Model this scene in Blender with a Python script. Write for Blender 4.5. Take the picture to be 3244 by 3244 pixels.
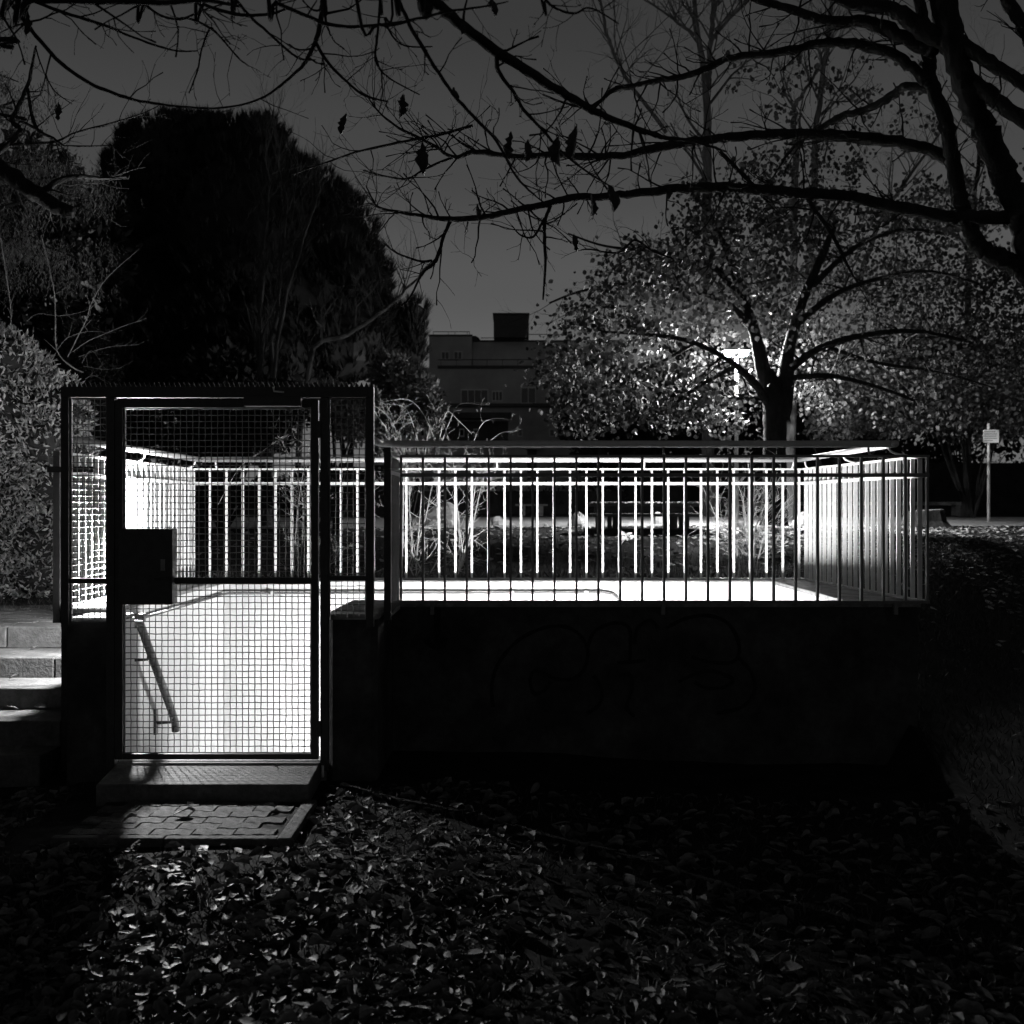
import bpy, math, random
import numpy as np
from mathutils import Vector, Matrix

R = math.radians
sc = bpy.context.scene
for o in list(bpy.data.objects):
    bpy.data.objects.remove(o)
COL = sc.collection

# ------------------------------------------------------------------ camera
CAM_Z = 1.64
F_PX, CX, CY = 3475.0, 1622.0, 1612.0      # focal length and horizon of the 3244 px frame
cam_d = bpy.data.cameras.new('camera')
cam = bpy.data.objects.new('camera', cam_d)
COL.objects.link(cam)
cam.location = (0, 0, CAM_Z)
cam.rotation_euler = (R(90), 0, 0)
cam_d.sensor_width = 36
cam_d.lens = 36 * F_PX / 3244
cam_d.shift_y = -10 / 3244
cam_d.clip_start = 0.05
cam_d.clip_end = 2000
cam_d.dof.use_dof = True
cam_d.dof.focus_distance = 6.9
cam_d.dof.aperture_fstop = 4.2
sc.camera = cam

# ------------------------------------------------------------------ world: night sky with town glow
w = bpy.data.worlds.new('World')
sc.world = w
w.use_nodes = True
nt = w.node_tree
nt.nodes.clear()
out = nt.nodes.new('ShaderNodeOutputWorld')
bg = nt.nodes.new('ShaderNodeBackground')
geo = nt.nodes.new('ShaderNodeTexCoord')
sep = nt.nodes.new('ShaderNodeSeparateXYZ')
ramp = nt.nodes.new('ShaderNodeValToRGB')
nt.links.new(geo.outputs['Generated'], sep.inputs[0])
nt.links.new(sep.outputs['Z'], ramp.inputs['Fac'])
cr = ramp.color_ramp
cr.interpolation = 'EASE'
for i, (p, v) in enumerate([(0.0, .15), (.12, .122), (.20, .092), (.30, .060), (.42, .040), (.60, .010), (1.0, .003)]):
    e = cr.elements[i] if i < 2 else cr.elements.new(p)
    e.position = p
    e.color = (v, v, v, 1)
nt.links.new(ramp.outputs['Color'], bg.inputs['Color'])
bg.inputs['Strength'].default_value = 1.0
nt.links.new(bg.outputs[0], out.inputs[0])

# ------------------------------------------------------------------ view
sc.view_settings.view_transform = 'Standard'
sc.view_settings.look = 'None'
sc.view_settings.exposure = 0
sc.view_settings.gamma = 1
sc.render.engine = 'CYCLES'
sc.cycles.use_adaptive_sampling = True
sc.cycles.adaptive_threshold = .01
sc.cycles.use_denoising = True
sc.cycles.light_sampling_threshold = .03
sc.cycles.max_bounces = 4
sc.cycles.diffuse_bounces = 3
sc.cycles.sample_clamp_indirect = 2
sc.cycles.caustics_reflective = False
sc.cycles.caustics_refractive = False

rng = random.Random(11)
nrg = np.random.default_rng(11)


# ------------------------------------------------------------------ helpers
def P(x, y, Y):
    """A point of the place at depth Y that lies on the sight line through pixel x, y."""
    return Vector(((x - CX) * Y / F_PX, Y, CAM_Z + (CY - y) * Y / F_PX))


def tag(o, label=None, cat=None, group=None, kind=None):
    if label: o['label'] = label
    if cat: o['category'] = cat
    if group: o['group'] = group
    if kind: o['kind'] = kind
    return o


def empty(name, loc, label=None, cat=None, group=None):
    o = bpy.data.objects.new(name, None)
    COL.objects.link(o)
    o.location = loc
    o.empty_display_size = .1
    return tag(o, label, cat, group)


def link(name, me, mat, parent=None, loc=None):
    if mat is not None and not me.materials:
        me.materials.append(mat)
    o = bpy.data.objects.new(name, me)
    COL.objects.link(o)
    if parent is not None:
        o.parent = parent
        o.matrix_parent_inverse = Matrix.Translation(-world_loc(parent))
    if loc is not None:
        o.location = loc
    return o


def world_loc(o):
    """Where the origin of a parent stands (part meshes hold place coordinates, so theirs is 0)."""
    return o.location.copy() if o.type == 'EMPTY' else Vector((0, 0, 0))


class MB:
    """Collects faces of one mesh."""
    def __init__(s):
        s.v = []
        s.f = []

    def add(s, vs, fs):
        b = len(s.v)
        s.v += [tuple(v) for v in vs]
        s.f += [tuple(i + b for i in f) for f in fs]

    def box(s, x0, x1, y0, y1, z0, z1):
        vs = [(x, y, z) for z in (z0, z1) for y in (y0, y1) for x in (x0, x1)]
        s.add(vs, [(0, 2, 3, 1), (4, 5, 7, 6), (0, 1, 5, 4), (2, 6, 7, 3), (0, 4, 6, 2), (1, 3, 7, 5)])
        return s

    def prism(s, poly, z0, z1, bev=0.0):
        """A polygon in x, y raised between z0 and z1, its top edge drawn in by bev."""
        n = len(poly)
        if bev:
            cx = sum(p[0] for p in poly) / n
            cy = sum(p[1] for p in poly) / n
            ins = []
            for i in range(n):
                a = Vector((poly[i - 1][0], poly[i - 1][1]))
                b = Vector((poly[i][0], poly[i][1]))
                c = Vector((poly[(i + 1) % n][0], poly[(i + 1) % n][1]))
                d1 = (b - a).normalized()
                d2 = (c - b).normalized()
                nn = Vector((-(d1.y + d2.y), d1.x + d2.x))
                if nn.length < 1e-6: nn = Vector((cx - b.x, cy - b.y))
                nn.normalize()
                ins.append((b.x + nn.x * bev, b.y + nn.y * bev))
            vs = [(x, y, z0) for x, y in poly] + [(x, y, z1 - bev) for x, y in poly] + [(x, y, z1) for x, y in ins]
            fs = [tuple(range(n))[::-1], tuple(range(2 * n, 3 * n))]
            for k in (0, 1):
                for i in range(n):
                    j = (i + 1) % n
                    fs.append((k * n + i, k * n + j, k * n + n + j, k * n + n + i))
        else:
            vs = [(x, y, z0) for x, y in poly] + [(x, y, z1) for x, y in poly]
            fs = [tuple(range(n))[::-1], tuple(range(n, 2 * n))] + [(i, (i + 1) % n, n + (i + 1) % n, n + i) for i in range(n)]
        s.add(vs, fs)
        return s

    def tube(s, pts, rad, n=8, cap=True, rough=0.0):
        pts = [Vector(p) for p in pts]
        m = len(pts)
        if not hasattr(rad, '__len__'): rad = [rad] * m
        t0 = (pts[1] - pts[0]).normalized()
        ref = Vector((0, 0, 1)) if abs(t0.z) < .9 else Vector((1, 0, 0))
        u = t0.cross(ref).normalized()
        vs, fs = [], []
        for i in range(m):
            t = (pts[min(i + 1, m - 1)] - pts[max(i - 1, 0)])
            if t.length < 1e-9: t = t0
            t.normalize()
            u = (u - t * u.dot(t))
            if u.length < 1e-6: u = t.orthogonal()
            u.normalize()
            vv = t.cross(u)
            for k in range(n):
                a = 2 * math.pi * k / n
                r = rad[i] * (1 + rough * rng.uniform(-1, 1)) if rough else rad[i]
                vs.append(pts[i] + u * (math.cos(a) * r) + vv * (math.sin(a) * r))
        for i in range(m - 1):
            for k in range(n):
                k2 = (k + 1) % n
                fs.append((i * n + k, i * n + k2, (i + 1) * n + k2, (i + 1) * n + k))
        if cap:
            fs.append(tuple(range(n))[::-1])
            fs.append(tuple(range((m - 1) * n, m * n)))
        s.add(vs, fs)
        return s

    def build(s, name, mat, parent=None, smooth=False, bevel=0, loc=None):
        me = bpy.data.meshes.new(name)
        me.from_pydata(s.v, [], s.f)
        if smooth:
            me.polygons.foreach_set('use_smooth', [True] * len(me.polygons))
        me.update()
        o = link(name, me, mat, parent, loc)
        if bevel:
            b = o.modifiers.new('bevel', 'BEVEL')
            b.width = bevel
            b.segments = 2
            b.limit_method = 'ANGLE'
        return o


def box_part(name, mat, parent, x0, x1, y0, y1, z0, z1, bevel=0):
    return MB().box(x0, x1, y0, y1, z0, z1).build(name, mat, parent, bevel=bevel)


def np_mesh(name, V, F):
    """V (n,3), F (m,k) arrays to a mesh."""
    me = bpy.data.meshes.new(name)
    m, k = F.shape
    me.vertices.add(len(V))
    me.vertices.foreach_set('co', np.asarray(V, dtype=np.float32).ravel())
    me.loops.add(m * k)
    me.loops.foreach_set('vertex_index', F.astype(np.int32).ravel())
    me.polygons.add(m)
    me.polygons.foreach_set('loop_start', np.arange(0, m * k, k, dtype=np.int32))
    me.polygons.foreach_set('loop_total', np.full(m, k, dtype=np.int32))
    me.update(calc_edges=True)
    return me


def rot_mats(n, zdir=None, spread=None, yaw_only=False, tilt=math.pi):
    """n random rotations: yaw about z, then a tilt of up to `tilt` about a random level axis."""
    yaw = nrg.uniform(0, 2 * math.pi, n)
    a = nrg.uniform(0, 2 * math.pi, n)
    t = nrg.uniform(-tilt, tilt, n)
    c, s = np.cos(yaw), np.sin(yaw)
    Rz = np.zeros((n, 3, 3))
    Rz[:, 0, 0] = c; Rz[:, 0, 1] = -s; Rz[:, 1, 0] = s; Rz[:, 1, 1] = c; Rz[:, 2, 2] = 1
    ax = np.stack([np.cos(a), np.sin(a), np.zeros(n)], 1)
    K = np.zeros((n, 3, 3))
    K[:, 0, 2] = ax[:, 1]; K[:, 1, 2] = -ax[:, 0]; K[:, 2, 0] = -ax[:, 1]; K[:, 2, 1] = ax[:, 0]
    I = np.eye(3)[None]
    Rt = I + np.sin(t)[:, None, None] * K + (1 - np.cos(t))[:, None, None] * (K @ K)
    return Rt @ Rz


def frame_mats(D, roll=None):
    """Rotations that carry +y onto the directions D (n,3), with a random roll."""
    D = D / np.linalg.norm(D, axis=1, keepdims=True)
    n = len(D)
    ref = np.where(np.abs(D[:, 2:3]) < .9, np.array([[0, 0, 1.]]), np.array([[1., 0, 0]]))
    X = np.cross(D, ref); X /= np.linalg.norm(X, axis=1, keepdims=True)
    Z = np.cross(X, D)
    r = nrg.uniform(0, 2 * math.pi, n) if roll is None else roll
    c, s = np.cos(r)[:, None], np.sin(r)[:, None]
    X2, Z2 = X * c + Z * s, Z * c - X * s
    return np.stack([X2, D, Z2], 2)


def scatter(name, tv, tf, pos, rots, scale, mat, parent=None):
    tv = np.asarray(tv, float); tf = np.asarray(tf)
    n, k = len(pos), len(tv)
    V = np.einsum('nij,kj->nki', rots, tv) * np.asarray(scale)[:, None, None] + np.asarray(pos)[:, None, :]
    F = (tf[None] + (np.arange(n) * k)[:, None, None]).reshape(-1, tf.shape[1])
    me = np_mesh(name, V.reshape(-1, 3), F)
    return link(name, me, mat, parent)


# ------------------------------------------------------------------ materials (the photograph is black and white: greys only)
def mat(name, v, rough=.85, var=.3, scale=6., spec=.3, bump=0., metal=0., island=0., trans=0., detail=3, stain=0., stretch=None):
    m = bpy.data.materials.new(name)
    m.use_nodes = True
    t = m.node_tree
    b = t.nodes['Principled BSDF']
    o = t.nodes['Material Output']
    b.inputs['Roughness'].default_value = rough
    b.inputs['Metallic'].default_value = metal
    b.inputs['Specular IOR Level'].default_value = spec
    tc = t.nodes.new('ShaderNodeTexCoord')
    mp = t.nodes.new('ShaderNodeMapping')
    if stretch: mp.inputs['Scale'].default_value = stretch
    t.links.new(tc.outputs['Object'], mp.inputs[0])
    nz = t.nodes.new('ShaderNodeTexNoise')
    nz.inputs['Scale'].default_value = scale
    nz.inputs['Detail'].default_value = detail
    nz.inputs['Roughness'].default_value = .65
    t.links.new(mp.outputs[0], nz.inputs['Vector'])
    mr = t.nodes.new('ShaderNodeMapRange')
    mr.inputs['From Min'].default_value = .3
    mr.inputs['From Max'].default_value = .7
    mr.inputs['To Min'].default_value = v * (1 - var)
    mr.inputs['To Max'].default_value = v * (1 + var)
    t.links.new(nz.outputs['Fac'], mr.inputs['Value'])
    col = mr.outputs[0]
    if stain:
        n2 = t.nodes.new('ShaderNodeTexNoise')
        n2.inputs['Scale'].default_value = scale * .22
        n2.inputs['Detail'].default_value = 5
        t.links.new(mp.outputs[0], n2.inputs['Vector'])
        m2 = t.nodes.new('ShaderNodeMapRange')
        m2.inputs['From Min'].default_value = .38
        m2.inputs['From Max'].default_value = .62
        m2.inputs['To Min'].default_value = 1 - stain
        m2.inputs['To Max'].default_value = 1.0
        t.links.new(n2.outputs['Fac'], m2.inputs['Value'])
        mm = t.nodes.new('ShaderNodeMath'); mm.operation = 'MULTIPLY'
        t.links.new(col, mm.inputs[0]); t.links.new(m2.outputs[0], mm.inputs[1])
        col = mm.outputs[0]
    if island:
        g = t.nodes.new('ShaderNodeNewGeometry')
        m3 = t.nodes.new('ShaderNodeMapRange')
        m3.inputs['To Min'].default_value = 1 - island
        m3.inputs['To Max'].default_value = 1 + island
        t.links.new(g.outputs['Random Per Island'], m3.inputs['Value'])
        mm = t.nodes.new('ShaderNodeMath'); mm.operation = 'MULTIPLY'
        t.links.new(col, mm.inputs[0]); t.links.new(m3.outputs[0], mm.inputs[1])
        col = mm.outputs[0]
    t.links.new(col, b.inputs['Base Color'])
    if bump:
        bp = t.nodes.new('ShaderNodeBump')
        bp.inputs['Strength'].default_value = bump
        bp.inputs['Distance'].default_value = .02
        t.links.new(nz.outputs['Fac'], bp.inputs['Height'])
        t.links.new(bp.outputs[0], b.inputs['Normal'])
    if trans:
        tr = t.nodes.new('ShaderNodeBsdfTranslucent')
        t.links.new(col, tr.inputs['Color'])
        mx = t.nodes.new('ShaderNodeMixShader')
        mx.inputs[0].default_value = trans
        t.links.new(b.outputs[0], mx.inputs[1]); t.links.new(tr.outputs[0], mx.inputs[2])
        t.links.new(mx.outputs[0], o.inputs['Surface'])
    return m


def emit(name, s):
    m = bpy.data.materials.new(name)
    m.use_nodes = True
    b = m.node_tree.nodes['Principled BSDF']
    b.inputs['Base Color'].default_value = (.8, .8, .8, 1)
    b.inputs['Emission Color'].default_value = (1, 1, 1, 1)
    b.inputs['Emission Strength'].default_value = s
    return m


M = dict(
    barkmid=mat('dull_bark', .05, .9, .35, 9, .2),
    paleleaf=mat('pale_fallen_leaves', .32, .6, .3, 3, .3, island=.6),
    soil=mat('soil', .03, .95, .5, 9, .1, bump=.8),
    lawn=mat('lawn_ground', .02, .95, .5, 4, .1, bump=.8),
    gravel=mat('gravel', .30, .95, .25, 40, .1, bump=.4, stain=.3),
    white=mat('white_wall_paint', .70, .7, .10, 10, .3, bump=.08, stain=.16, stretch=(1, 1, .35)),
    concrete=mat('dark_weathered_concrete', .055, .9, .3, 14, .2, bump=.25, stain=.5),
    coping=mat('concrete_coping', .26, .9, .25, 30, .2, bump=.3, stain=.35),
    step=mat('step_concrete', .10, .9, .25, 40, .2, bump=.35, stain=.3),
    paver=mat('paver_concrete', .10, .9, .3, 45, .2, bump=.4, stain=.3),
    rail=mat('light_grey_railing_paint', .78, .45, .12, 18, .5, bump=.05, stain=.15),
    railshaded=mat('railing_paint_shaded', .15, .45, .15, 18, .5, bump=.05, stain=.2),  # same railings' paint, the shade of their unlit side put into the colour
    gate=mat('black_gate_paint', .025, .5, .3, 20, .4, bump=.05),
    wire=mat('galvanised_wire', .16, .45, .2, 30, .5, metal=.3),
    steel=mat('handrail_steel', .55, .4, .1, 20, .5, bump=.03),
    darksteel=mat('dark_handrail_steel', .09, .5, .2, 20, .4),
    graffiti=mat('black_spray_paint', .012, .8, .3, 20, .2),
    bark=mat('bark', .025, .95, .45, 14, .15, bump=1.0, stretch=(1, 1, .5)),
    barkpale=mat('pale_twig_bark', .32, .8, .25, 12, .3, bump=.3),
    barkgrey=mat('grey_bark', .12, .9, .35, 9, .2, bump=.8, stretch=(1, 1, .4)),
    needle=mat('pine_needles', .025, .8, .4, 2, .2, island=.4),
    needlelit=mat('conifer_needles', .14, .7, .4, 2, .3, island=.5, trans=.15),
    hedge=mat('hedge_leaves', .34, .45, .3, 3, .5, island=.5, trans=.2),
    autumn=mat('autumn_leaves', .06, .6, .3, 3, .3, island=.7, trans=.25),
    dry=mat('dry_leaves', .115, .6, .5, 30, .2, bump=.15, island=.6),
    deadleaf=mat('dead_hanging_leaves', .06, .7, .4, 20, .3, bump=.3),
    grass=mat('grass_blades', .06, .6, .4, 3, .3, island=.5),
    rock=mat('pale_rock', .38, .9, .3, 7, .2, bump=.6, stain=.4),
    wood=mat('weathered_wood', .12, .8, .3, 12, .2, bump=.4, stretch=(.2, 1, 1)),
    facade=mat('plain_facade', .40, .9, .12, 1.2, .2, stain=.2),
    facadedark=mat('dark_facade', .07, .9, .2, 1.2, .2),
    frame=mat('window_frame', .55, .6, .1, 3, .3),
    pane=mat('window_glass', .02, .08, .1, 3, .5),
    signboard=mat('sign_board', .80, .5, .08, 6, .4),
    print=mat('sign_print', .22, .7, .1, 6, .3),
    pole=mat('galvanised_pole', .50, .5, .12, 9, .5),
)


# ------------------------------------------------------------------ ground
def smooth(a, b, x):
    t = min(1, max(0, (x - a) / (b - a)))
    return t * t * (3 - 2 * t)


LAWN = [(9.0, 1.035), (13, 1.08), (19, 1.21), (24, 1.34), (30, 1.39), (45, 1.43), (100, 1.47), (900, 1.5)]


def lawn_z(y):
    for (a, za), (b, zb) in zip(LAWN, LAWN[1:]):
        if y <= b:
            return za + (zb - za) * max(0, (y - a) / (b - a))
    return LAWN[-1][1]


def ground_z(x, y):
    if x > -2.7:
        if y < 7.2 and x < 2.5: return .09 * smooth(3.8, 4.95, y) * smooth(-3.2, -2.4, x) * (1 - smooth(-.6, 2.0, x))
        lz = lawn_z(y)
        d = (y - 9.5 - 1.55 * (x - 2.6)) * .54      # distance behind the crest of the bank on the right
        if x < 2.5: d = y - 9.0
        k = smooth(-2.0, .15, d)
        return lz * k
    pz = .60 * smooth(6.2, 8.25, y) + .15 * smooth(8.15, 8.4, y)
    if y > 9:
        k = smooth(-6.5, -2.7, x) * smooth(9.0, 9.6, y) if x > -3.4 else smooth(9.5, 14, y)
        pz = pz + (lawn_z(y) - pz) * max(k, smooth(10.5, 15, y))
    return pz


def grid_lines(a, b, step, extra):
    v = list(np.arange(a, b + 1e-6, step)) + extra
    v = sorted(set(round(float(q), 4) for q in v))
    return v


xs = grid_lines(-9, 12, .3, [-2.7, -2.45, -.8, 2.55] + [-400, -250, -150, -90, -60, -40, -28, -20, -14, 16, 22, 30, 42, 60, 90, 150, 250, 400])
ys = grid_lines(-3, 26, .3, [6.35, 7.05, 9.28] + [-300, -150, -80, -40, -20, -10, -5, 29, 33, 38, 45, 55, 70, 100, 160, 260, 420, 700])
xs = [q for q in xs if not any(0 < abs(q - e) < .06 for e in (-2.7, -2.45, -.8, 2.55))]
ys = [q for q in ys if not any(0 < abs(q - e) < .06 for e in (6.35, 7.05, 9.28))]
V = []
for y in ys:
    for x in xs:
        n = .012 * math.sin(x * 5.1 + y * 2.3) * math.sin(y * 4.3 - x * 1.7) if -8 < x < 10 and y < 25 else 0
        V.append((x, y, ground_z(x, y) + n))
Fq = []
nx = len(xs)
for j in range(len(ys) - 1):
    for i in range(nx - 1):
        cx, cy = (xs[i] + xs[i + 1]) / 2, (ys[j] + ys[j + 1]) / 2
        if -2.7 < cx < 2.55 and 7.05 < cy < 9.28: continue
        if -2.45 < cx < -.8 and 6.35 < cy < 7.05: continue
        Fq.append((j * nx + i, j * nx + i + 1, (j + 1) * nx + i + 1, (j + 1) * nx + i))
me = np_mesh('ground', np.array(V), np.array(Fq))
me.polygons.foreach_set('use_smooth', [True] * len(me.polygons))
ground = link('ground', me, M['lawn'])
tag(ground, 'dark grassy park ground with a bank rising to the lit lawn', 'ground', kind='structure')

# gravel path across the lawn
mb = MB()
pv = []
pxs = [-60, -40, -25, -15, -10, -6, -3, 0, 3, 6, 9, 12, 16, 22, 30, 45, 60]
for x in pxs:
    for k in range(9):
        y = (21.3 + .05 * x + .5 * math.sin(x * .35)) + k * 1.2 + max(0, abs(x) - 10) * .05
        pv.append((x, y, max(ground_z(x, y), lawn_z(y)) + .012))
mb.add(pv, [(i * 9 + k, (i + 1) * 9 + k, (i + 1) * 9 + k + 1, i * 9 + k + 1) for i in range(len(pxs) - 1) for k in range(8)])
path = mb.build('path', M['gravel'])
tag(path, 'pale gravel path crossing the lawn behind the stairwell', 'path', kind='structure')

# ------------------------------------------------------------------ the sunken stairwell
C = 1.04                                     # top of the walls
well = empty('stairwell', (0, 8, 0), 'sunken concrete stairwell with white inner walls behind the railings', 'stairwell')
GX0, GX1 = -2.53, -.767                      # the gate block, left and right face


def chamf(x0, x1, y0, y1, r=.05):
    return [(x0 + r, y0), (x1 - r, y0), (x1, y0 + r), (x1, y1 - r), (x1 - r, y1), (x0 + r, y1), (x0, y1 - r), (x0, y0 + r)]


FW0, FW1 = 7.03, 7.21                        # front wall, outer and inner face
BW = 9.20                                    # back wall inner face
LW, RW = -2.42, 2.18                         # side wall inner faces
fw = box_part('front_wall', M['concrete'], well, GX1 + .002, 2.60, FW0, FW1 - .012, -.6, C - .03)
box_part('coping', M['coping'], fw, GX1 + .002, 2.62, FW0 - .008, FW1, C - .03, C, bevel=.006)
box_part('white_lining', M['white'], fw, -1.05, RW, FW1 - .012, FW1, -1.3, C - .031)
bw = box_part('back_wall', M['concrete'], well, -2.75, 2.60, BW + .012, BW + .10, -1.4, C - .03)
box_part('white_lining', M['white'], bw, LW, RW, BW, BW + .012, -1.3, C - .012)
box_part('coping', M['coping'], bw, LW - .33, RW + .42, BW + .012, BW + .11, C - .03, C, bevel=.006)
lw = box_part('side_wall', M['concrete'], well, -2.70, LW - .012, 6.57, BW, -1.4, C - .03)
box_part('white_lining', M['white'], lw, LW - .012, LW, 6.57, BW, -1.3, C - .03)
box_part('coping', M['coping'], lw, -2.703, LW, 6.571, BW + .01, C - .03, C, bevel=.006)
rw = box_part('side_wall', M['concrete'], well, RW + .012, 2.60, FW1, BW, -1.4, C - .03)
box_part('white_lining', M['white'], rw, RW, RW + .012, FW1, BW, -1.3, C - .03)
box_part('coping', M['coping'], rw, RW, 2.62, FW1 + .002, BW + .01, C - .03, C + .001, bevel=.006)
# piers left and right of the gate
p1 = box_part('gate_pier', M['concrete'], well, GX0, -2.262, 6.235, 6.55, -.3, C - .045)
box_part('coping', M['coping'], p1, GX0 - .005, -2.257, 6.232, 6.56, C - .045, C - .02, bevel=.012)
box_part('white_lining', M['white'], p1, -2.29, -2.256, 6.30, 6.556, -.3, C - .047)
mbp = MB()
mbp.prism(chamf(-1.055, GX1, 6.235, FW1 - .013, .035), -1.3, C - .03)
p2 = mbp.build('gate_pier', M['concrete'], well)
mbp = MB()
mbp.prism([(-1.03, 6.233), (GX1 - .03, 6.233), (GX1 + .004, 6.27), (GX1 + .004, FW0 - .012), (GX1 - .004, FW1), (-1.04, FW1), (-1.058, 7.0), (-1.062, 6.5), (-1.058, 6.27)], C - .03, C + .002, .008)
mbp.build('coping', M['coping'], p2)
box_part('white_lining', M['white'], p2, -1.063, -1.056, 6.30, FW1 - .02, -1.3, C - .032)
# floor and the flight that drops away from the gate
floor = box_part('floor', M['step'], well, LW, RW, 7.95, BW, -1.35, -1.17)
box_part('floor', M['step'], well, -1.05, RW, FW1, 7.949, -1.35, -1.17)
for k in range(8):
    y0 = 6.36 + k * .19
    z = .16 - k * .165
    box_part('step', M['step'], well, LW, -1.065, y0, y0 + .21, -1.35, z, bevel=.006)
# sill under the gate
box_part('sill', M['coping'], well, -2.262, -1.06, 6.255, 6.37, -.3, .205)

# graffiti outlines sprayed on the outside of the front wall
def graff(pts, rad=.011):
    mb = MB()
    q = [P(x, y, FW0 - .0035) for x, y in pts]
    # smooth the stroke
    s = []
    for i in range(len(q) - 1):
        for k in range(5):
            t = k / 5
            a = q[max(i - 1, 0)]; b = q[i]; c = q[i + 1]; d = q[min(i + 2, len(q) - 1)]
            s.append(.5 * ((2 * b) + (c - a) * t + (2 * a - 5 * b + 4 * c - d) * t * t + (3 * b - a - 3 * c + d) * t ** 3))
    s.append(q[-1])
    vs, fs = [], []
    for i in range(len(s)):
        t = s[min(i + 1, len(s) - 1)] - s[max(i - 1, 0)]
        n = Vector((-t.z, 0, t.x)).normalized() * rad * rng.uniform(.85, 1.25)
        vs += [s[i] + n, s[i] - n]
    fs = [(2 * i, 2 * i + 1, 2 * i + 3, 2 * i + 2) for i in range(len(s) - 1)]
    mb.add(vs, fs)
    return mb.build('graffiti_stroke', M['graffiti'], fw)


graff([(1385, 1918), (1385, 1960), (1386, 2010), (1387, 2038)], .02)
graff([(1350, 2022), (1360, 2040), (1380, 2050), (1402, 2040), (1410, 2020)], .018)
graff([(1562, 2240), (1558, 2170), (1580, 2100), (1640, 2030), (1720, 1990), (1790, 1985), (1840, 2015), (1862, 2065), (1850, 2120), (1815, 2150), (1760, 2150), (1700, 2125), (1680, 2150), (1690, 2195), (1720, 2190), (1745, 2160)])
graff([(1862, 2050), (1880, 2005), (1925, 1978), (1970, 1975), (1995, 1995), (1997, 2050), (1995, 2095)])
graff([(1955, 2100), (2000, 2097), (2045, 2092)])
graff([(1880, 2140), (1905, 2180), (1900, 2230), (1860, 2260)])
graff([(1965, 2140), (1998, 2140), (2000, 2190), (1985, 2240), (2010, 2270)])
graff([(2010, 2040), (2020, 1990), (2060, 1965), (2085, 1990)])
graff([(2110, 1990), (2170, 1960), (2240, 1950), (2300, 1970), (2335, 2020), (2340, 2075), (2310, 2100), (2240, 2095), (2190, 2080)])
graff([(2150, 2160), (2190, 2140), (2250, 2125), (2320, 2150), (2300, 2175), (2240, 2180), (2200, 2160)])
graff([(2340, 2085), (2380, 2130), (2390, 2190), (2350, 2240), (2270, 2260)])

# stains of damp on the far part of the right wall are left to the paint noise

# ------------------------------------------------------------------ railings
TOP, MID = 1.98, 1.855
BAR_Z0 = C + .004


def shared_bar(name, lx, ly, z0, z1, mt):
    mb = MB().box(-lx / 2, lx / 2, -ly / 2, ly / 2, 0, z1 - z0)
    me = bpy.data.meshes.new(name)
    me.from_pydata(mb.v, [], mb.f)
    me.materials.append(mt)
    return me


def put(name, me, parent, loc):
    o = bpy.data.objects.new(name, me)
    COL.objects.link(o)
    o.parent = parent
    o.location = Vector(loc) - world_loc(parent)
    return o


def arc_bracket(parent, a, b, mt, side):
    """A bent rod from the handrail at a down to the top rail at b."""
    a, b = Vector(a), Vector(b)
    c = Vector((a.x, a.y, b.z + .01))
    pts = []
    for k in range(9):
        t = k / 8
        pts.append((1 - t) ** 2 * a + 2 * t * (1 - t) * c + t * t * b)
    return MB().tube(pts, .0075, 6).build('bracket', mt, parent, smooth=True)


TUBE_Z = 2.057
# front
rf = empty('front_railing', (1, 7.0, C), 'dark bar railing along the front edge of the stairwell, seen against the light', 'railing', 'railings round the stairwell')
barm = shared_bar('bar', .0145, .028, BAR_Z0, TOP - .002, M['railshaded'])
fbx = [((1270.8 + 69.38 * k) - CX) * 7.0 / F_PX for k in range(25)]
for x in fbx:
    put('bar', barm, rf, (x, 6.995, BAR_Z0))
box_part('top_rail', M['railshaded'], rf, fbx[0] - .012, fbx[-1] + .012, 6.977, 7.013, TOP - .012, TOP + .004)
box_part('middle_rail', M['railshaded'], rf, fbx[0] - .01, fbx[-1] + .01, 6.979, 7.011, MID - .012, MID + .012)
box_part('bottom_rail', M['railshaded'], rf, fbx[0] - .011, fbx[-1] + .011, 6.978, 7.012, BAR_Z0 - .006, BAR_Z0 + .012)
tube_pts = [(GX1 - .07, 6.42, TUBE_Z)] + [(GX1 - .07, 6.90, TUBE_Z)]
for k in range(1, 7):
    a = k / 6 * math.pi / 2
    tube_pts.append((GX1 - .07 + .10 * (1 - math.cos(a)), 6.90 + .15 * math.sin(a), TUBE_Z))
tube_pts += [(GX1 + .2, 7.055, TUBE_Z), (1.0, 7.055, TUBE_Z), (2.46, 7.055, TUBE_Z)]
MB().tube(tube_pts, .0225, 14).build('handrail', M['steel'], rf, smooth=True)
for px in (1377, 2103, 2755):
    x = (px - CX) * 7.03 / F_PX
    arc_bracket(rf, (x, 7.055, TUBE_Z - .02), (x, 7.0, TOP), M['railshaded'], 0)
for px in (1369, 2101, 2838):               # tabs added for the slivers of light at the wall joints
    x = (px - CX) * 7.0 / F_PX
    box_part('light_sliver_tab', M['railshaded'], rf, x - .012, x + .012, 6.99, 7.029, C - .075, BAR_Z0 - .007)
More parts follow.
